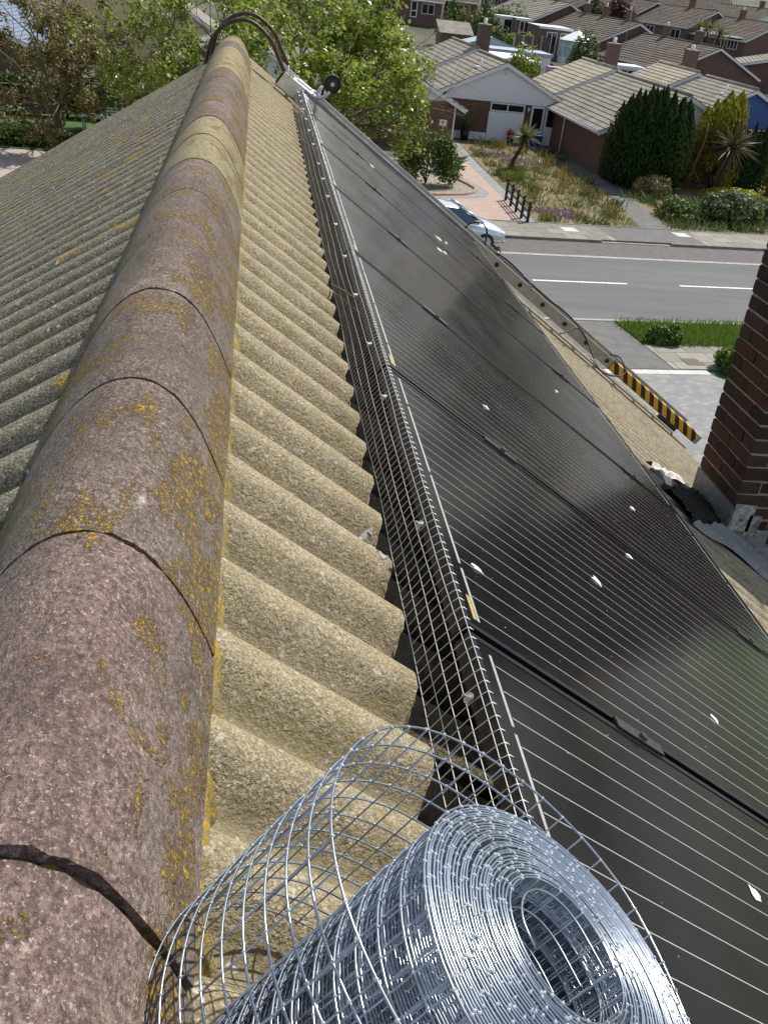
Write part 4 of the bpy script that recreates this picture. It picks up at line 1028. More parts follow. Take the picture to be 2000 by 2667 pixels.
# left of A, mostly behind the sycamore
hK = house_at('house', 'brick bungalow with white downpipe and number plaque behind the sycamore', (7.5, 54.2, G), ROT, 3.35, 8.0, 2.42, 4.05, M['brick'], M['tile_light'], M['render'], 2.5, 'bungalows across the road', over=.5)
pipe(hK, 3.30, -.10, 0, 2.2)
slab(hK, 'number_plaque', M['white'], 2.55, 2.95, -.03, -.002, 1.25, 1.55)
mb = MB(); mb.obox((2.72, -.035, 1.33), (.0, 0, 0) if False else (.035, 0, 0), (0, .006, 0), (0, 0, .17)); mb.obox((2.67, -.035, 1.38), (.13, 0, 0), (0, .0055, 0), (0, 0, .03)); mb.obox((2.665, -.035, 1.40), (.03, 0, 0), (0, .005, 0), (.055, 0, .10)); mb.build('number_4', M['blk_rubber'], hK)
opening(hK, 'f', -1.8, .7, 2.4, 1.2, 0, 3)
hK2 = house_at('house', 'rear bungalow block with pale roof seen between the sycamore branches', (6.6, 66.4, G), ROT, 3.8, 7, 2.6, 4.42, M['brick'], M['tile_light'], M['render'], 2.4, 'bungalows across the road')
hK3 = house_at('house', 'bungalow with white gable hidden among the sycamore branches', (-.8, 60.0, G), ROT, 3.35, 7, 2.72, 4.28, M['brick'], M['tile_light'], M['render'], 2.15, 'bungalows across the road')
opening(hK3, 'f', -.6, 1.64, 2.1, .5, 0, 2)
hK4 = house_at('house', 'pale roofed bungalow glimpsed through the sycamore near the ridge end', (-4.6, 72.5, G), ROT, 3.6, 8, 2.6, 4.6, M['cream'], M['tile_light'], M['cream'], 1.2, 'bungalows across the road')
hL1 = house_at('house', 'grey roofed building with white eaves behind the bronze tree', (-16.2, 62.0, G), rad(-6), 4.2, 8.5, 2.35, 3.9, M['fence_wood'], M['tile_blue'], M['fence_wood'], 2.2, 'houses behind the left lawn')
hL2 = house_at('house', 'house with blue grey slate roof in the top left corner', (-19.5, 78.0, G), rad(70), 4.5, 12, 3.0, 5.6, M['cream'], M['tile_blue'], None, None, 'houses behind the left lawn')
hL3 = house_at('house', 'cream boarded house with yellow gable above the bronze tree', (-10.6, 79.0, G), rad(14), 4.0, 9, 3.0, 5.4, M['cream'], M['tile_light'], M['cream'], 1.4, 'houses behind the left lawn')
opening(hL3, 'f', .6, 1.2, 1.8, 1.2, -.07, 2)
# terrace behind: stepping up the hill, seen from its left slope
R8 = rad(7.5)
def along(x, y, s): return (x - math.sin(R8) * s, y + math.cos(R8) * s)
def terr(x, y, L, zg, zap, label, w=4.2, rise=2.0, roof='tile_dark', chim=(), wins=True, rz=R8, group='terraced houses on the hill', over=.35):
    r = house_at('house', label, (x, y, zg), rz, w, L, zap - zg - rise, zap - zg, M['brick_far'], M[roof], None, None, group, over=over, gauge=.42, lift=.06)
    for c in chim: stack(r, .25, c, zap - zg - .5, zap - zg + 1.05, .7, .55)
    e = zap - zg - rise
    if wins:
        y_ = 1.0
        while y_ < L - 2.2:
            opening(r, 'l', y_, max(.4, e - 1.75), 1.7, 1.25, -w, 2); opening(r, 'l', y_ + 2.3, max(.1, e - 2.3), .9, 2.0, -w, 1, 'door', M['door_glass'], None, .12, .8); y_ += 5.0
    return r
X0, Y0 = 42.9, 95.0
x, y = along(X0, Y0, 0)
t1 = terr(x, y, 15.5, -7.0, -2.75, 'brick gabled terrace with chimneys above the white gables, nearest of its row', 4.6, 2.15, 'tile_dark', (4.5, 11.0))
stack(t1, -3.1, -.36, .6, 3.9, .95, .68, M['brick_far'])
x, y = along(X0 - .5, Y0, 15.7)
t2 = terr(x, y, 17.0, -6.2, -1.85, 'middle terrace with three chimneys behind the conservatory', 4.6, 2.15, 'tile_dark', (3.0, 9.0, 14.0))
x, y = along(X0 - 1.2, Y0, 32.9)
t3 = terr(x, y, 16.0, -5.5, -1.0, 'sunlit terrace highest in its row at the top of the picture', 4.6, 2.2, 'tile_light', (4.0, 10.0))
x, y = along(X0 - 2.4, Y0, 62)
t4 = terr(x, y, 18.0, -4.8, -.35, 'distant brown roofed terrace beyond the garden trees', 4.6, 2.2, 'tile_dark', (), rz=rad(75))
# third row, far right
t5 = terr(67.6, 134.0, 13.0, -5.0, -.62, 'brick end house of the far terrace with white door and windows', 5.4, 2.2, 'tile_dark', (6.5,), False, rad(24), 'houses of the far terrace')
for (u, w_, n_) in ((1.2, 1.7, 3), (3.4, 1.7, 3)): opening(t5, 'l', u, .85, w_, 1.2, -5.4, n_)
opening(t5, 'l', 6.6, .05, 1.1, 2.0, -5.4, 2, 'door', M['pane'], None, .12, .7)
slab(t5, 'porch_roof', M['white'], -6.6, -5.4, .5, 6.2, 2.22, 2.36)
FT = [(62.4, 142.2, -.05), (57.2, 151.5, .15), (51.8, 161.0, .35), (46.5, 170.5, .45), (41, 180.5, .6)]
for i, (x, y, za) in enumerate(FT):
    t = terr(x, y, 10.0, -4.6, za, ['first stepped house beside the brick end house of the far terrace', 'second stepped house of the far terrace, white bargeboard over dark brick', 'third stepped house of the far terrace near the copper tree',
              'fourth stepped house of the far terrace beyond the copper tree', 'fifth stepped house of the far terrace, mostly hidden'][i], 5.0, 2.2, 'tile_dark', (5.0,), True, rad(24), 'houses of the far terrace')
t6 = terr(53.6, 103.5, 11, -6.4, -3.35, 'low brick outbuilding with pale felted roof at the right edge', 4.4, 1.1, 'tile_light', (), False, rad(-22), 'houses at the right edge')
t7 = terr(84, 168, 16, -3.0, .95, 'far white gabled house in the top right corner', 5.2, 2.4, 'tile_dark', (5,), False, rad(10), 'houses of the far terrace'); MB().prism([(-5, -.1, .5), (5, -.1, .5), (5, -.1, 1.5), (0, -.1, 3.8), (-5, -.1, 1.5)], (0, .06, 0)).build('gable_cladding', M['render'], t7)
t8 = terr(92, 205, 60, -2.2, 2.6, 'long dark roof on the horizon at the top right', 6, 3.2, 'tile_dark', (10,), False, rad(62), 'houses of the far terrace')
t9 = terr(112, 176, 18, -2.4, 2.0, 'brown roofed house at the far right of the horizon', 6, 2.6, 'tile_dark', (6,), False, rad(40), 'houses of the far terrace')
t10 = terr(26, 150, 30, -5.6, -.6, 'distant terrace behind the green hedges', 5, 2.2, 'tile_dark', (6, 16), True, rad(78), 'terraced houses on the hill')
# outside the frame to the right, mirrored in the panels
hF = house_at('house', 'bungalow with white gable beyond the right edge mirrored in the panels', (37.5, 55, G), ROT, 3.5, 8, 2.6, 4.25, M['brick'], M['tile_light'], M['render'], 2.15, 'bungalows across the road')
for i, (x, y, rf, gm, lab) in enumerate(((45.0, 59, 'tile_light', 'render', 'second bungalow beyond the right edge, white gable'), (52.6, 53, 'tile_dark', 'blue_board', 'third bungalow beyond the right edge, blue gable and dark roof'), (60.2, 60, 'tile_tan', 'render', 'fourth bungalow beyond the right edge, tan roof'),
                                            (68, 54, 'tile_dark', 'render', 'fifth bungalow beyond the right edge, dark roof'), (76, 60, 'tile_light', 'cream', 'sixth bungalow beyond the right edge, cream gable'), (85, 56, 'tile_dark', 'render', 'seventh bungalow beyond the right edge, the farthest'))):
    house_at('house', lab, (x, y, gz(x, y)), ROT, 3.8, 10, 2.6, 4.5, M['brick'], M[rf], M[gm], 2.15, 'bungalows across the road')

# =================================================================== STREET THINGS
# dark timber rail fence beside the pink drive
fx0, fx1 = Vector((11.24, 42.45, G)), Vector((11.12, 38.05, G))
fence = thing('post_fence', 'dark timber post and rail fence beside the pink brick drive', 'fence', fx1)
for i in range(5):
    p = fx0.lerp(fx1, i / 4); mb = MB(); mb.box(p.x - .05, p.x + .05, p.y - .05, p.y + .05, G, G + .92); mb.build('post', M['dark_wood'], fence, world=True)
for z in (.22, .50, .78):
    mb = MB(); mb.obox(fx0 + Vector((-.02, 0, z - .04)), fx1 - fx0, Vector((.03, 0, 0)), Vector((0, 0, .075))); mb.build('rail', M['dark_wood'], fence, world=True)

# silver car at the kerb, nose to the right
def car():
    c = ST(-2.1, -1.28); r = thing('parked_car', 'silver hatchback parked at the far kerb before the gravel bed, half hidden', 'car', c, RA)
    # stations along x (0 = middle), half width, bottom, shoulder, top height
    prof = [(2.08, .52, .30, .50, .56), (2.02, .70, .22, .60, .66), (1.85, .80, .20, .68, .78), (1.5, .85, .20, .76, .90), (1.05, .86, .20, .84, .98), (.80, .865, .20, .88, 1.0), (.3, .87, .20, .90, 1.0), (-.5, .87, .2, .92, 1.0), (-1.3, .86, .2, .94, 1.0), (-1.85, .82, .22, .95, 1.0), (-2.05, .72, .30, .90, .96)]
    V = []; k = 9
    for x, w, b, sh, t in prof:
        for y, z in ((-w * .86, b), (-w * .99, b + .15), (-w, (b + sh) * .55), (-w * .97, sh), (-w * .62, t), (w * .62, t), (w * .97, sh), (w, (b + sh) * .55), (w * .99, b + .15), (w * .86, b)): V.append((x, y, z))
    k = 10; F = [(i * k + j, i * k + (j + 1) % k, (i + 1) * k + (j + 1) % k, (i + 1) * k + j) for i in range(len(prof) - 1) for j in range(k)] + [tuple(range(k)), tuple(range((len(prof) - 1) * k, len(prof) * k))[::-1]]
    mb = MB(); mb.add(V, F, 0, True); o = mb.build('body', M['silver'], r)
    m = o.modifiers.new('s', 'SUBSURF'); m.levels = 2; m.render_levels = 2
    roof = [(.30, .60, 1.40), (-.1, .64, 1.46), (-.8, .64, 1.47), (-1.5, .60, 1.42)]
    V = []
    for x, w, z in roof: V += [(x, -w, z - .05), (x, -w * .8, z), (x, w * .8, z), (x, w, z - .05)]
    F = [(i * 4 + j, i * 4 + j + 1, i * 4 + j + 5, i * 4 + j + 4) for i in range(3) for j in range(3)]
    mb = MB(); mb.add(V, F, 0, True); o = mb.build('roof', M['silver'], r); m = o.modifiers.new('t', 'SOLIDIFY'); m.thickness = .04; m = o.modifiers.new('s', 'SUBSURF'); m.levels = 1; m.render_levels = 1
    mb = MB(); mb.add([(1.08, -.70, .985), (1.08, .70, .985), (.28, .60, 1.40), (.28, -.60, 1.40)], [(0, 1, 2, 3)]); w = mb.build('windscreen', M['car_glass'], r); m = w.modifiers.new('t', 'SOLIDIFY'); m.thickness = .01
    mb = MB(); mb.add([(-1.95, -.62, .99), (-1.5, -.58, 1.38), (-1.5, .58, 1.38), (-1.95, .62, .99)], [(0, 1, 2, 3)]); mb.build('rear_window', M['car_glass'], r)
    for sd in (-1, 1):
        mb = MB(); mb.add([(1.02, sd * .80, .93), (-1.85, sd * .79, .97), (-1.45, sd * .62, 1.37), (.28, sd * .62, 1.37)], [(0, 1, 2, 3)]); mb.build('side_window', M['car_glass'], r)
        mb = MB(); mb.tube([(1.12, sd * .76, .96), (.72, sd * .69, 1.2), (.28, sd * .61, 1.41)], .035, 6); mb.build('pillar', M['silver'], r)
        mb = MB(); mb.blob((.78, sd * .98, 1.0), .09, .13, .075, 10, 6); mb.tube([(.80, sd * .80, .95), (.79, sd * .93, .98)], .03, 6); mb.build('mirror', M['silver'], r)
        mb = MB(); mb.blob((1.86, sd * .62, .60), .17, .17, .10, 12, 8); mb.build('headlight', M['lamp_glass'], r)
        for x in (1.25, -1.28):
            mb = MB(); mb.disc((x, sd * .68, .31), (0, sd, 0), .31, .20, 20); wh = mb.build('wheel', M['blk_rubber'], r)
            mb = MB(); mb.disc((x, sd * .885, .31), (0, sd, 0), .20, .012, 16); mb.build('rim', M['alu'], wh)
    mb = MB(); mb.box(1.98, 2.09, -.50, .50, .33, .43); mb.build('grille', M['blk_rubber'], r)
    mb = MB(); mb.box(2.03, 2.10, -.60, .60, .24, .31); mb.build('bumper_lip', M['silver'], r)
    return r
car()

# spiky cordylines
def cordyline(base, hgt, lean, nl, ln, mat, label, skirt=0):
    base = Vector(base); r = thing('cordyline', label, 'palm', base)
    top = base + Vector((lean, 0, hgt)); mb = MB()
    mb.tube([base, base + Vector((lean * .3, .03, hgt * .35)), base + Vector((lean * .75, 0, hgt * .7)), top], [.15, .11, .09, .08], 8); mb.build('trunk', M['bark_dark'], r, world=True)
    d = sph(nl); d[:, 2] = np.abs(d[:, 2]) * 1.1 - .25; b = np.array(top) + d * .06; t = b + d * (ln * rng.uniform(.7, 1.1, nl))[:, None] - np.c_[np.zeros(nl), np.zeros(nl), .25 * ln * (1 - d[:, 2]) * .5]
    blades('crown', b, t, .075, mat, r)
    if skirt:
        d = sph(skirt); d[:, 2] = -np.abs(d[:, 2]) * 1.5 - .5; d /= np.linalg.norm(d, axis=1, keepdims=True)
        b = np.array(top) + d * .05; blades('dead_leaves', b, b + d * (ln * rng.uniform(.6, .95, skirt))[:, None], .07, M['leaf_spike'], r)
    return r
cordyline((12.95, 49.3, G), 1.75, .55, 120, .95, M['leaf_spike_green'], 'small green cordyline palm leaning in the dry front garden', 25)
cordyline((23.35, 48.0, G), 2.35, .35, 130, 1.45, M['leaf_spike'], 'bronze cordyline palm on a thin stem before the golden conifer', 60)
# agave on the gravel
ag = thing('agave', 'blue green agave on the pale gravel bed under the sycamore', 'agave', (9.5, 47.6, G + .02))
n_ = 34; d = sph(n_); d[:, 2] = np.abs(d[:, 2]) * .8 + .25; d /= np.linalg.norm(d, axis=1, keepdims=True)
b = np.array((9.5, 47.6, G + .1)) + d * .05; blades('leaf_rosette', b, b + d * rng.uniform(.9, 1.3, n_)[:, None], .2, M['leaf_agave'], ag)
# big dark cypress, golden conifer, small dark conifer
def conifer(name, label, base, lobes, mat, n, size, bark=None):
    base = Vector(base); r = thing(name, label, 'conifer', base); P = []; Nn = []
    for (dx, dy, z0, h, rr) in lobes:
        m = max(60, int(n * rr * h / sum(q[3] * q[4] for q in lobes)))
        t = rng.beta(1.3, 1.1, m); a = rng.uniform(0, 2 * math.pi, m)
        sh = rr * (np.clip(t / .22, 0, 1) ** .6) * (1 - np.clip((t - .35) / .65, 0, 1) ** 1.7) * (1 + .12 * np.sin(a * 3 + t * 14))
        k = rng.uniform(.55, 1.06, m)
        P.append(np.c_[base.x + dx + dx * .06 * t + np.cos(a) * sh * k, base.y + dy + np.sin(a) * sh * k, base.z + z0 + t * h])
        Nn.append(np.c_[np.cos(a), np.sin(a), np.full(m, .25)] + rng.normal(size=(m, 3)) * .45)
    P = np.concatenate(P); Nn = np.concatenate(Nn); kk = P[:, 2] > base.z + .05; P = P[kk]; Nn = Nn[kk]; m = len(P)
    up = np.c_[rng.normal(size=(m, 2)) * .28, np.ones(m)]; up /= np.linalg.norm(up, axis=1, keepdims=True)
    sd = np.cross(Nn, up); sd /= np.linalg.norm(sd, axis=1, keepdims=True) + 1e-9; sz = (size * rng.uniform(.6, 1.3, m))[:, None]
    V = np.stack([P - up * sz, P + sd * sz * .38, P + up * sz * 1.1, P - sd * sz * .38], 1)
    np_mesh('crown', V.reshape(-1, 3), np.arange(4 * m).reshape(-1, 4), mat, r, world=True)
    mb = MB(); mb.tube([base, base + Vector((0, 0, max(q[2] + q[3] for q in lobes) * .8))], [.16, .04], 7); mb.build('trunk', bark or M['bark_dark'], r, world=True)
    return r
lob = []
for i in range(46):
    a = random.uniform(0, 6.28); q = math.sqrt((i + .5) / 46); dx, dy = 1.75 * q * math.cos(i * 2.4), 1.5 * q * math.sin(i * 2.4)
    lob.append((dx, dy, random.uniform(0, .2), (4.55 - .95 * q ** 3) * random.uniform(.95, 1.04), random.uniform(.62, .82)))
cyp = conifer('cypress', 'big dense dark green cypress in front of the tan roofs', (19.75, 48.6, G), lob, M['leaf_cyp'], 70000, .085)
mb = MB(); mb.tube([(22.0, 48.4, G + .3), (22.1, 48.3, G + 1.5), (22.25, 48.2, G + 2.6), (22.2, 48.2, G + 3.4)], [.09, .08, .06, .03], 7)
mb.tube([(22.05, 48.35, G + 1.2), (22.6, 48.0, G + .4)], [.05, .02], 6); mb.tube([(22.05, 48.35, G + 1.1), (21.6, 48.0, G + .2)], [.05, .02], 6)
mb.build('bare_branch', M['bark_red'], cyp, world=True)
lob = []
for i in range(26):
    a = random.uniform(0, 6.28); q = math.sqrt(random.random()); lob.append((1.25 * q * math.cos(a), 1.2 * q * math.sin(a), random.uniform(.2, 2.6), random.uniform(1.0, 1.8) * (1.2 - .3 * q), random.uniform(.4, .62)))
for i in range(9): a = random.uniform(0, 6.28); lob.append((.5 * math.cos(a), .5 * math.sin(a), random.uniform(2.8, 3.4), random.uniform(1.2, 1.5), .48))
conifer('golden_conifer', 'golden yellow conifer between the dark cypress and the blue gable', (23.75, 49.5, G), lob, M['leaf_gold'], 18000, .085)
lob = [(random.uniform(-.55, .55), random.uniform(-.55, .55), 0, random.uniform(2.6, 3.5), random.uniform(.34, .5)) for _ in range(12)]
conifer('dark_conifer', 'small dark upright conifer to the right of the bronze palm', (25.3, 49.0, G), lob, M['leaf_cyp'], 12000, .08)
# shrubs of the front gardens
bush('shrub', 'rounded grey green shrub at the pavement edge below the cypress', 'shrub', (21.2, 41.6, G), (1.9, 1.3, 1.25), 26, 6500, .11, M['leaf_shrub'])
bush('shrub', 'loose pale green shrub beside the concrete path', 'shrub', (18.9, 41.6, G), (1.1, 1.5, .8), 14, 2400, .10, M['leaf_mid'])
bush('shrub', 'clipped straw coloured mound under the cypress', 'shrub', (19.4, 46.4, G), (1.0, .75, .95), 14, 5000, .07, M['leaf_hay'], aspect=3.0)
bush('shrub', 'bright yellow spreading juniper at the foot of the bronze palm', 'shrub', (23.9, 47.0, G), (1.9, 1.2, .55), 30, 4600, .10, M['leaf_yel'])
bush('shrub', 'sprawling green shrub at the right behind the pavement', 'shrub', (24.6, 42.4, G), (2.0, 1.4, 1.0), 20, 4200, .11, M['leaf_shrub'])
bush('shrub', 'mauve flowered shrub by the right edge', 'shrub', (27.6, 46.4, G), (1.6, 1.4, 1.2), 16, 3200, .10, M['leaf_shrub'])
bush('shrub', 'golden leaved shrub beside the small dark conifer', 'shrub', (27.4, 49.6, G), (.9, .8, 1.5), 12, 2200, .11, M['leaf_gold'])
bush('shrub', 'dark green shrub in front of the blue gable', 'shrub', (29.3, 50.5, G), (1.3, 1.0, 1.5), 14, 2600, .12, M['leaf_mid'])
bush('shrub', 'fine leaved dark shrub at the edge of the gravel bed', 'shrub', (8.0, 44.6, G), (1.7, 1.3, 2.4), 22, 5200, .09, M['leaf_mid'])
bush('shrub', 'green shrub at the near verge beside the chimney', 'shrub', ST(2.6, -13.2), (.7, .55, .65), 12, 2600, .075, M['leaf_grass'])
bush('shrub', 'tall tussock on the corner of the near grass verge', 'shrub', ST(1.55, -11.2), (.62, .42, .55), 12, 3000, .07, M['leaf_grass'])
bush('shrub', 'small green plant at the corner of the brick wing', 'shrub', (18.5, 50.0, G), (.5, .5, .6), 8, 900, .09, M['leaf_mid'])
# by the doors
bb = thing('recycling_box', 'blue plastic recycling box by the white front doors', 'box', (16.75, 58.9, G)); mb = MB(); mb.prism([(16.45, 58.7, G + .02), (17.05, 58.7, G + .02), (17.1, 58.66, G + .62), (16.4, 58.66, G + .62)], (0, .4, 0)); mb.build('tub', M['blue_plastic'], bb, world=True); mb = MB(); mb.box(16.37, 17.13, 58.62, 59.1, G + .62, G + .67); mb.build('lid', M['blue_plastic'], bb, world=True)
fp = thing('flower_pot', 'pot of red flowers beside the white garage panel', 'flower pot', (15.2, 58.9, G)); mb = MB(); mb.tube([(15.2, 58.9, G), (15.2, 58.9, G + .35)], [.16, .22], 12); mb.build('pot', M['terracotta'], fp, world=True)
s_ = sph(160); leaves('flowers', np.array((15.2, 58.9, G + .55)) + s_ * rng.uniform(.1, .3, 160)[:, None], s_, .09, M['red_flower'], fp)
pp_ = thing('potted_plant', 'tall grassy plant in a black pot on the white plinth by the downpipe', 'potted plant', (12.4, 58.6, G)); mb = MB(); mb.tube([(12.4, 58.6, G), (12.4, 58.6, G + .55)], [.2, .28], 12); mb.build('pot', M['terracotta'], pp_, world=True)
d = sph(70); d[:, 2] = np.abs(d[:, 2]) + .6; b = np.array((12.4, 58.6, G + .5)) + d * .05; blades('leaves', b, b + d * .7, .05, M['leaf_shrub'], pp_)

# trees in front of the far houses
def fan(n, z0, z1, sq=1.0):
    return [(math.cos(2 * math.pi * i / n + random.uniform(-.3, .3)), math.sin(2 * math.pi * i / n + random.uniform(-.3, .3)) * sq, random.uniform(z0, z1)) for i in range(n)]
tree('sycamore', 'big bright green sycamore behind the far end of the ridge', (1.6, 40.5, G), 1.9, fan(9, .25, 1.3) + [(1, -.1, .12), (.9, .5, .3), (1, -.35, .45), (.8, -.5, .9), (-1, .1, .35), (-1, -.2, .6), (-.9, .3, .8)], 3.45, .30, 4, 29000, .145, M['leaf_syc'], M['bark'], .42, .72, .015, keep=lambda T: (T[:, 0] + .55 * (T[:, 2] + 3) * (T[:, 2] > -3) < 6.7) & ~((T[:, 0] > 5.5) & (T[:, 2] < -5.6)) & ~((T[:, 0] > 7.8) & (T[:, 2] < -4.6)) & ~((T[:, 0] < -1.2) & ((T[:, 2] < -5.0) | (np.sin(T[:, 0] * 37 + T[:, 1] * 53) > .25))))
tree('bronze_tree', 'smaller tree with bronze young leaves over the benches on the left lawn', (-8.4, 47.3, G), 1.5, fan(9, .3, 1.4), 2.75, .19, 4, 34000, .10, M['leaf_brown'], M['bark'], .32, .75, .01)
# garden furniture on the left lawn
def bench(x, y, rz, L, mat, label):
    r = thing('garden_bench', label, 'bench', (x, y, G + .016), rz, 'garden benches on the left lawn'); w = L / 2
    for i in range(4): MB().box(-w, w, -.25 + i * .12, -.15 + i * .12, .42, .45).build('seat_slat', mat, r)
    for i in range(4): MB().box(-w, w, .22 + .02 * i, .25 + .02 * i, .52 + i * .12, .60 + i * .12).build('back_slat', mat, r)
    for x_ in (-w + .04, w - .04):
        for y_, h in ((-.22, .62), (.24, 1.0)): MB().box(x_ - .035, x_ + .035, y_ - .035, y_ + .035, 0, h).build('leg', mat, r)
        MB().box(x_ - .035, x_ + .035, -.28, .20, .62, .66).build('armrest', mat, r)
    return r
bench(-11.7, 48.6, rad(14), 1.5, M['pale_green'], 'pale green bench cut by the left edge of the picture')
bench(-9.7, 51.0, rad(4), 1.9, M['old_wood'], 'weathered brown bench left of the bronze tree trunk')
bench(-6.3, 51.2, rad(4), 1.6, M['pale_green'], 'pale green bench right of the bronze tree trunk')
tb = thing('garden_table', 'pale slatted table in front of the bench right of the tree trunk', 'table', (-6.9, 49.9, G + .016))
for i in range(5): MB().box(-.9, .9, -.4 + i * .165, -.26 + i * .165, .70, .735).build('slat', M['pale_green'], tb)
for x_, y_ in ((-.8, -.3), (.8, -.3), (-.8, .35), (.8, .35)): MB().box(x_ - .035, x_ + .035, y_ - .035, y_ + .035, 0, .70).build('leg', M['pale_green'], tb)
bush('hedge', 'dark clipped hedge behind the benches on the left lawn', 'hedge', (-10.5, 53.6, G), (6.5, .9, 1.7), 60, 9000, .14, M['leaf_mid'])
bush('shrub', 'leafy shrub at the left edge behind the green bench', 'shrub', (-14.2, 50.6, G), (1.6, 1.2, 2.2), 18, 3600, .13, M['leaf_mid'])
bush('shrub', 'low shrub border in front of the bronze tree', 'shrub', (-9.8, 45.6, G), (3.2, .8, .7), 30, 4200, .10, M['leaf_mid'])

# back gardens between the rows
def gbush(x, y, Y, r, h, mat, label, n=1500, sz=.2):
    p = px(x, y, Y); z = gz(p.x, Y); return bush('shrub', label, 'shrub', (p.x, Y, z), (r, r * .9, max(h, p.z - z)), 12, n, sz, mat, 'back garden shrubs', stem=False)
for a in [(1190, 5, 118, 2.6, 2, 'leaf_mid', 'green garden tree nearest the top edge left of the hedge'), (1275, 4, 124, 2.4, 2, 'leaf_mid', 'pale green tree against the distant terrace'), (1335, 12, 122, 2.8, 2, 'leaf_mid', 'round green tree beside the sunlit terrace'),
          (1215, 38, 108, 1.5, 1.2, 'leaf_brown', 'rusty brown shrub in the back gardens'), (1255, 48, 106, 1.8, 1.2, 'leaf_mid', 'mid green shrub in the middle of the back gardens'), (1290, 52, 105, 1.9, 1.2, 'leaf_mid', 'dark leafy shrub left of the white porch'),
          (1275, 72, 97, 1.3, 1, 'leaf_syc', 'yellow green shrub behind the square chimney'), (1305, 82, 95, 1.6, 1, 'leaf_mid', 'broad green shrub above the brown fence'), (1350, 84, 96, 1.7, 1, 'leaf_shrub', 'leafy shrub at the right of the brown fence'), (1372, 92, 95, 1.2, 1, 'leaf_gold', 'small golden shrub next to the conservatory wing'), (1328, 98, 92, .9, .8, 'leaf_syc', 'bright little bush in front of the brown fence')]:
    gbush(a[0], a[1], a[2], a[3], a[4], M[a[5]], a[6])
p = px(1530, 92, 86); bush('holm_oak', 'round dark evergreen in front of the conservatory', 'tree', (p.x, 86, G), (1.75, 1.6, p.z - G + .1), 26, 6000, .14, M['leaf_shrub'])
p = px(1365, 145, 72); bush('shrub', 'green shrub rising behind the white gable roof', 'shrub', (p.x, 72, G), (1.9, 1.2, p.z - G + .3), 14, 2600, .16, M['leaf_syc'])
p = px(1622, 2, 131); bush('copper_tree', 'dark red copper leaved tree at the top edge', 'tree', (p.x, 131, gz(p.x, 131)), (3.2, 2.6, p.z - gz(p.x, 131)), 22, 5200, .22, M['leaf_red'])
p = px(1553, 4, 134); bush('dark_tree', 'dark green tree at the top edge left of the copper tree', 'tree', (p.x, 134, gz(p.x, 134)), (2.6, 2.4, p.z - gz(p.x, 134)), 20, 4200, .22, M['leaf_cyp'])
for i, (x, y, Y) in enumerate(((1822, 68, 118), (1845, 70, 116), (1872, 84, 114))):
    p = px(x, y, Y); z = gz(p.x, Y); cordyline((p.x, Y, z), p.z - z, .1, 70, 1.5, M['leaf_spike_green'], ['leftmost of the three green palms behind the brick gable', 'middle of the three green palms behind the brick gable', 'rightmost of the three green palms behind the brick gable'][i], 20)
p = px(1990, 198, 78); bush('shrub', 'pale shrub at the right edge below the brick outbuilding', 'shrub', (p.x, 78, gz(p.x, 78)), (1.8, 1.2, 2.0), 10, 1500, .16, M['leaf_shrub'])
# fences and flat roofs behind the white gable
def panel_fence(a, b, h, n, label, mat):
    a = Vector(a); b = Vector(b); r = thing('garden_fence', label, 'fence', a, 0, 'garden fences behind the bungalows')
    for i in range(n):
        p, q = a.lerp(b, i / n), a.lerp(b, (i + 1) / n); dv = (q - p).normalized()
        mb = MB(); mb.obox(p + dv * .06, q - p - dv * .12, Vector((0, .03, 0)), Vector((0, 0, h))); mb.build('fence_panel', mat, r, world=True)
        mb = MB(); mb.box(p.x - .055, p.x + .055, p.y - .055, p.y + .055, p.z, p.z + h + .1); mb.build('post', M['concrete'], r, world=True)
    return r
p, q = px(1335, 133, 90), px(1432, 140, 90); panel_fence((p.x, 90, p.z), (q.x, 90.5, q.z), 1.25, 4, 'dark brown panel fence above the white flat roof', M['fence_wood'])
def shed(name, label, cat, x0, x1, ytop, Y, dep, h, roofmat, wallmat, fascia=None, group=None):
    a, b = px(x0, ytop, Y), px(x1, ytop, Y); z1 = a.z; r = thing(name, label, cat, ((a.x + b.x) / 2, Y, z1 - h), 0, group); w = (b.x - a.x) / 2
    MB().box(-w, w, 0, dep, -.5, h).build('wall', wallmat, r); MB().box(-w - .1, w + .1, -.12, dep + .1, h, h + .05).build('roof', roofmat, r)
    MB().box(-w - .12, w + .12, -.15, -.122, h - .16, h + .06).build('fascia', fascia or M['white'], r); return r
shed('flat_garage', 'garage with white flat roof edge behind the white gable', 'garage', 1310, 1412, 152, 74.5, 6, 2.2, M['poly'], M['brick'])
shed('flat_garage', 'garage with long pale blue flat roof beyond the white one', 'garage', 1262, 1440, 124, 83, 3.5, 2.3, M['lead_flat'], M['render'], M['lead_flat'])
s1 = thing('garden_shed', 'grey shed with low pitched felt roof behind the square chimney', 'shed', (px(1280, 118, 87).x, 87, px(1280, 118, 87).z - 1.7)); w = 1.9
MB().prism([(-w, 0, 0), (w, 0, 0), (w, 0, 1.7), (0, 0, 2.3), (-w, 0, 1.7)], (0, 3, 0)).build('wall', M['lead_flat'], s1)
for sd in (-1, 1): MB().obox((0, -.1, 2.32), (sd * 2.05, 0, -.62), (0, 3.2, 0), (0, 0, .05)).build('roof', M['lead_flat'], s1)
s2 = thing('garden_shed', 'small pale roofed shed left of the square chimney', 'shed', (px(1190, 82, 96).x, 96, px(1190, 82, 96).z - 1.5)); MB().box(-1.4, 1.4, 0, 2.6, -.5, 1.3).build('wall', M['brick_far'], s2); MB().obox((-1.6, -.1, 1.3), (3.2, 0, 0), (0, 2.8, .9), (0, 0, .06)).build('roof', M['tile_light'], s2)
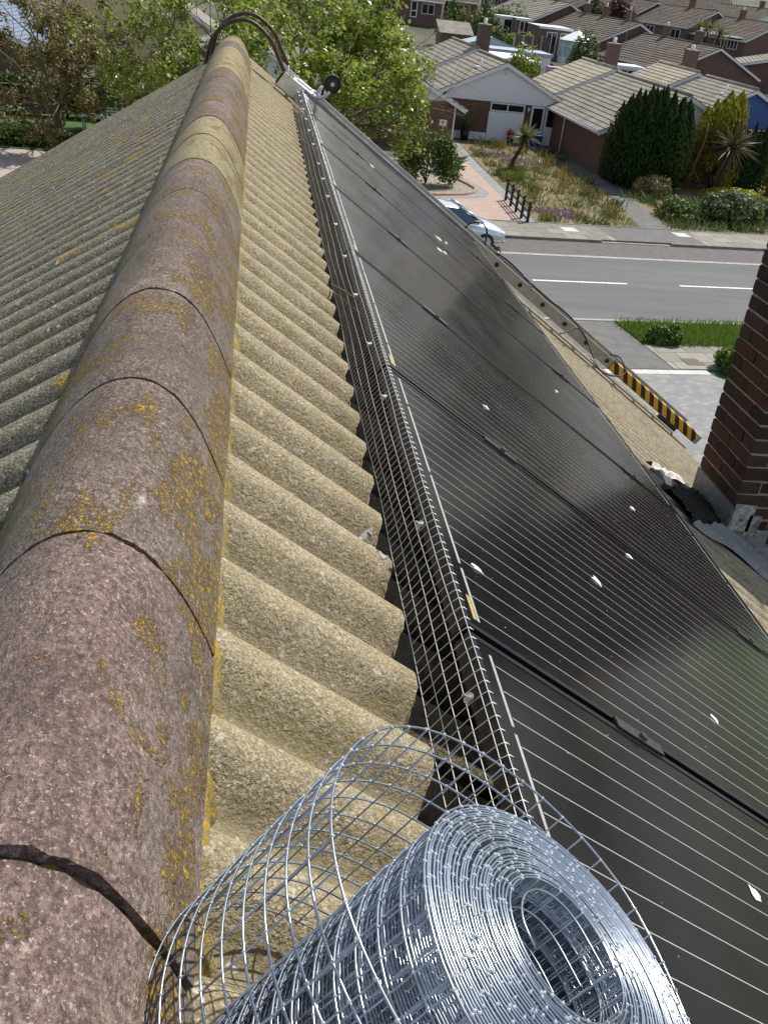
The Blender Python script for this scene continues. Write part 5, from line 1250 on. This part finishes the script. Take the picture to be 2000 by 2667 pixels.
# conservatory with white hipped roof, and its brick wing with flat roof
pc = px(1502, 103, 103); cons = thing('conservatory', 'glazed conservatory with white pointed hexagonal roof', 'conservatory', (pc.x, 103, pc.z - 2.15), rad(10)); R6 = 1.62
hexa = [(R6 * math.cos(rad(60 * i + 15)), R6 * math.sin(rad(60 * i + 15))) for i in range(6)]
for i in range(6):
    (xa, ya), (xb, yb) = hexa[i], hexa[(i + 1) % 6]; va, vb = Vector((xa, ya, .6)), Vector((xb, yb, .6))
    mb = MB(); mb.obox(va * .99, (vb - va) * .99, Vector((0, 0, 1.4)), -Vector((xa + xb, ya + yb, 0)).normalized() * .02); mb.build('glazing', M['cons_glass'], cons)
    mb = MB(); mb.obox(Vector((xa * .985, ya * .985, 0)), (vb - va) * .985, Vector((0, 0, .6)), -Vector((xa + xb, ya + yb, 0)).normalized() * .05); mb.build('dwarf_wall', M['white'], cons)
    mb = MB(); mb.tube([(xa, ya, 0), (xa, ya, 2.05)], .05, 6); m_ = (va + vb) / 2; mb.tube([(m_.x, m_.y, .6), (m_.x, m_.y, 2.05)], .035, 6); mb.tube([(xa, ya, 1.55), (xb, yb, 1.55)], .03, 6); mb.build('frame', M['white'], cons)
    mb = MB(); mb.prism([(xa * 1.12, ya * 1.12, 2.05), (xb * 1.12, yb * 1.12, 2.05), (0, 0, 3.0)], (0, 0, .04)); mb.build('roof_segment', M['poly'], cons)
mb = MB(); mb.tube([(0, 0, 3.0), (0, 0, 3.3)], [.08, .03], 8); mb.build('finial', M['white'], cons)
wg = shed('house_wing', 'brick wing with white flat roof joined to the conservatory', 'extension', 1408, 1492, 67, 105.5, 5, 2.6, M['poly'], M['brick_far'])
for u in (-.9, .5): opening(wg, 'f', u, .2, 1.1, 2.0, 0, 2)
wg2 = shed('porch', 'white glazed porch on the sunlit terrace near the top edge', 'porch', 1303, 1348, 40, 115, 3, 2.4, M['poly'], M['white'])
opening(wg2, 'f', -.5, .7, 1.0, 1.5, 0, 1)
wg3 = shed('porch', 'lower porch with flat white roof beside the glazed porch', 'porch', 1347, 1384, 46, 113, 3, 2.2, M['poly'], M['brick_far']); opening(wg3, 'f', -.4, .9, 1.0, 1.1, 0, 2)
wg4 = shed('conservatory', 'small white lean-to conservatory left of the brick chimney', 'conservatory', 1614, 1680, 170, 80, 2.5, 2.2, M['poly'], M['white']); opening(wg4, 'f', -.95, .9, 1.9, 1.1, 0, 3)
tc = thing('patio_table', 'patio table under a faded pink cloth in the back garden', 'table', (px(1452, 175, 80).x, 80, px(1452, 175, 80).z - .7))
MB().box(-.75, .75, -.45, .45, .70, .74).build('tabletop', M['old_wood'], tc); MB().prism([(-.8, -.5, .25), (.8, -.5, .25), (.8, -.5, .75), (-.8, -.5, .75)], (0, 1.0, 0)).build('cloth', M['cloth_pink'], tc)
# aerials
for x, y, Y, h, lab in ((1632, 92, 106, 4.6, 'tall thin television aerial mast on the middle terrace'), (1722, 18, 128, 3.0, 'television aerial on the far terrace near the copper tree')):
    p = px(x, y, Y); r = thing('aerial', lab, 'aerial', p); MB().tube([(0, 0, -1.0), (0, 0, h)], .035, 6).build('mast', M['alu_dull'], r)
    MB().tube([(-.7, 0, h - .15), (.7, .2, h - .15)], .025, 5).build('boom', M['alu_dull'], r)
    for i in range(5): MB().tube([(-.6 + i * .3, -.3, h - .15), (-.6 + i * .3, .4, h - .15)], .014, 4).build('element', M['alu_dull'], r)
# trees outside the frame on the right, mirrored in the panels
tree('street_tree', 'green tree beyond the right edge mirrored in the panels', (34, 46, G), 2.0, fan(7, .4, 1.3), 2.6, .22, 3, 7000, .22, M['leaf_mid'], M['bark'], .6)
tree('street_tree', 'second green tree farther right mirrored in the panels', (44, 40, G), 2.2, fan(7, .4, 1.3), 2.8, .22, 3, 7000, .22, M['leaf_mid'], M['bark'], .6)
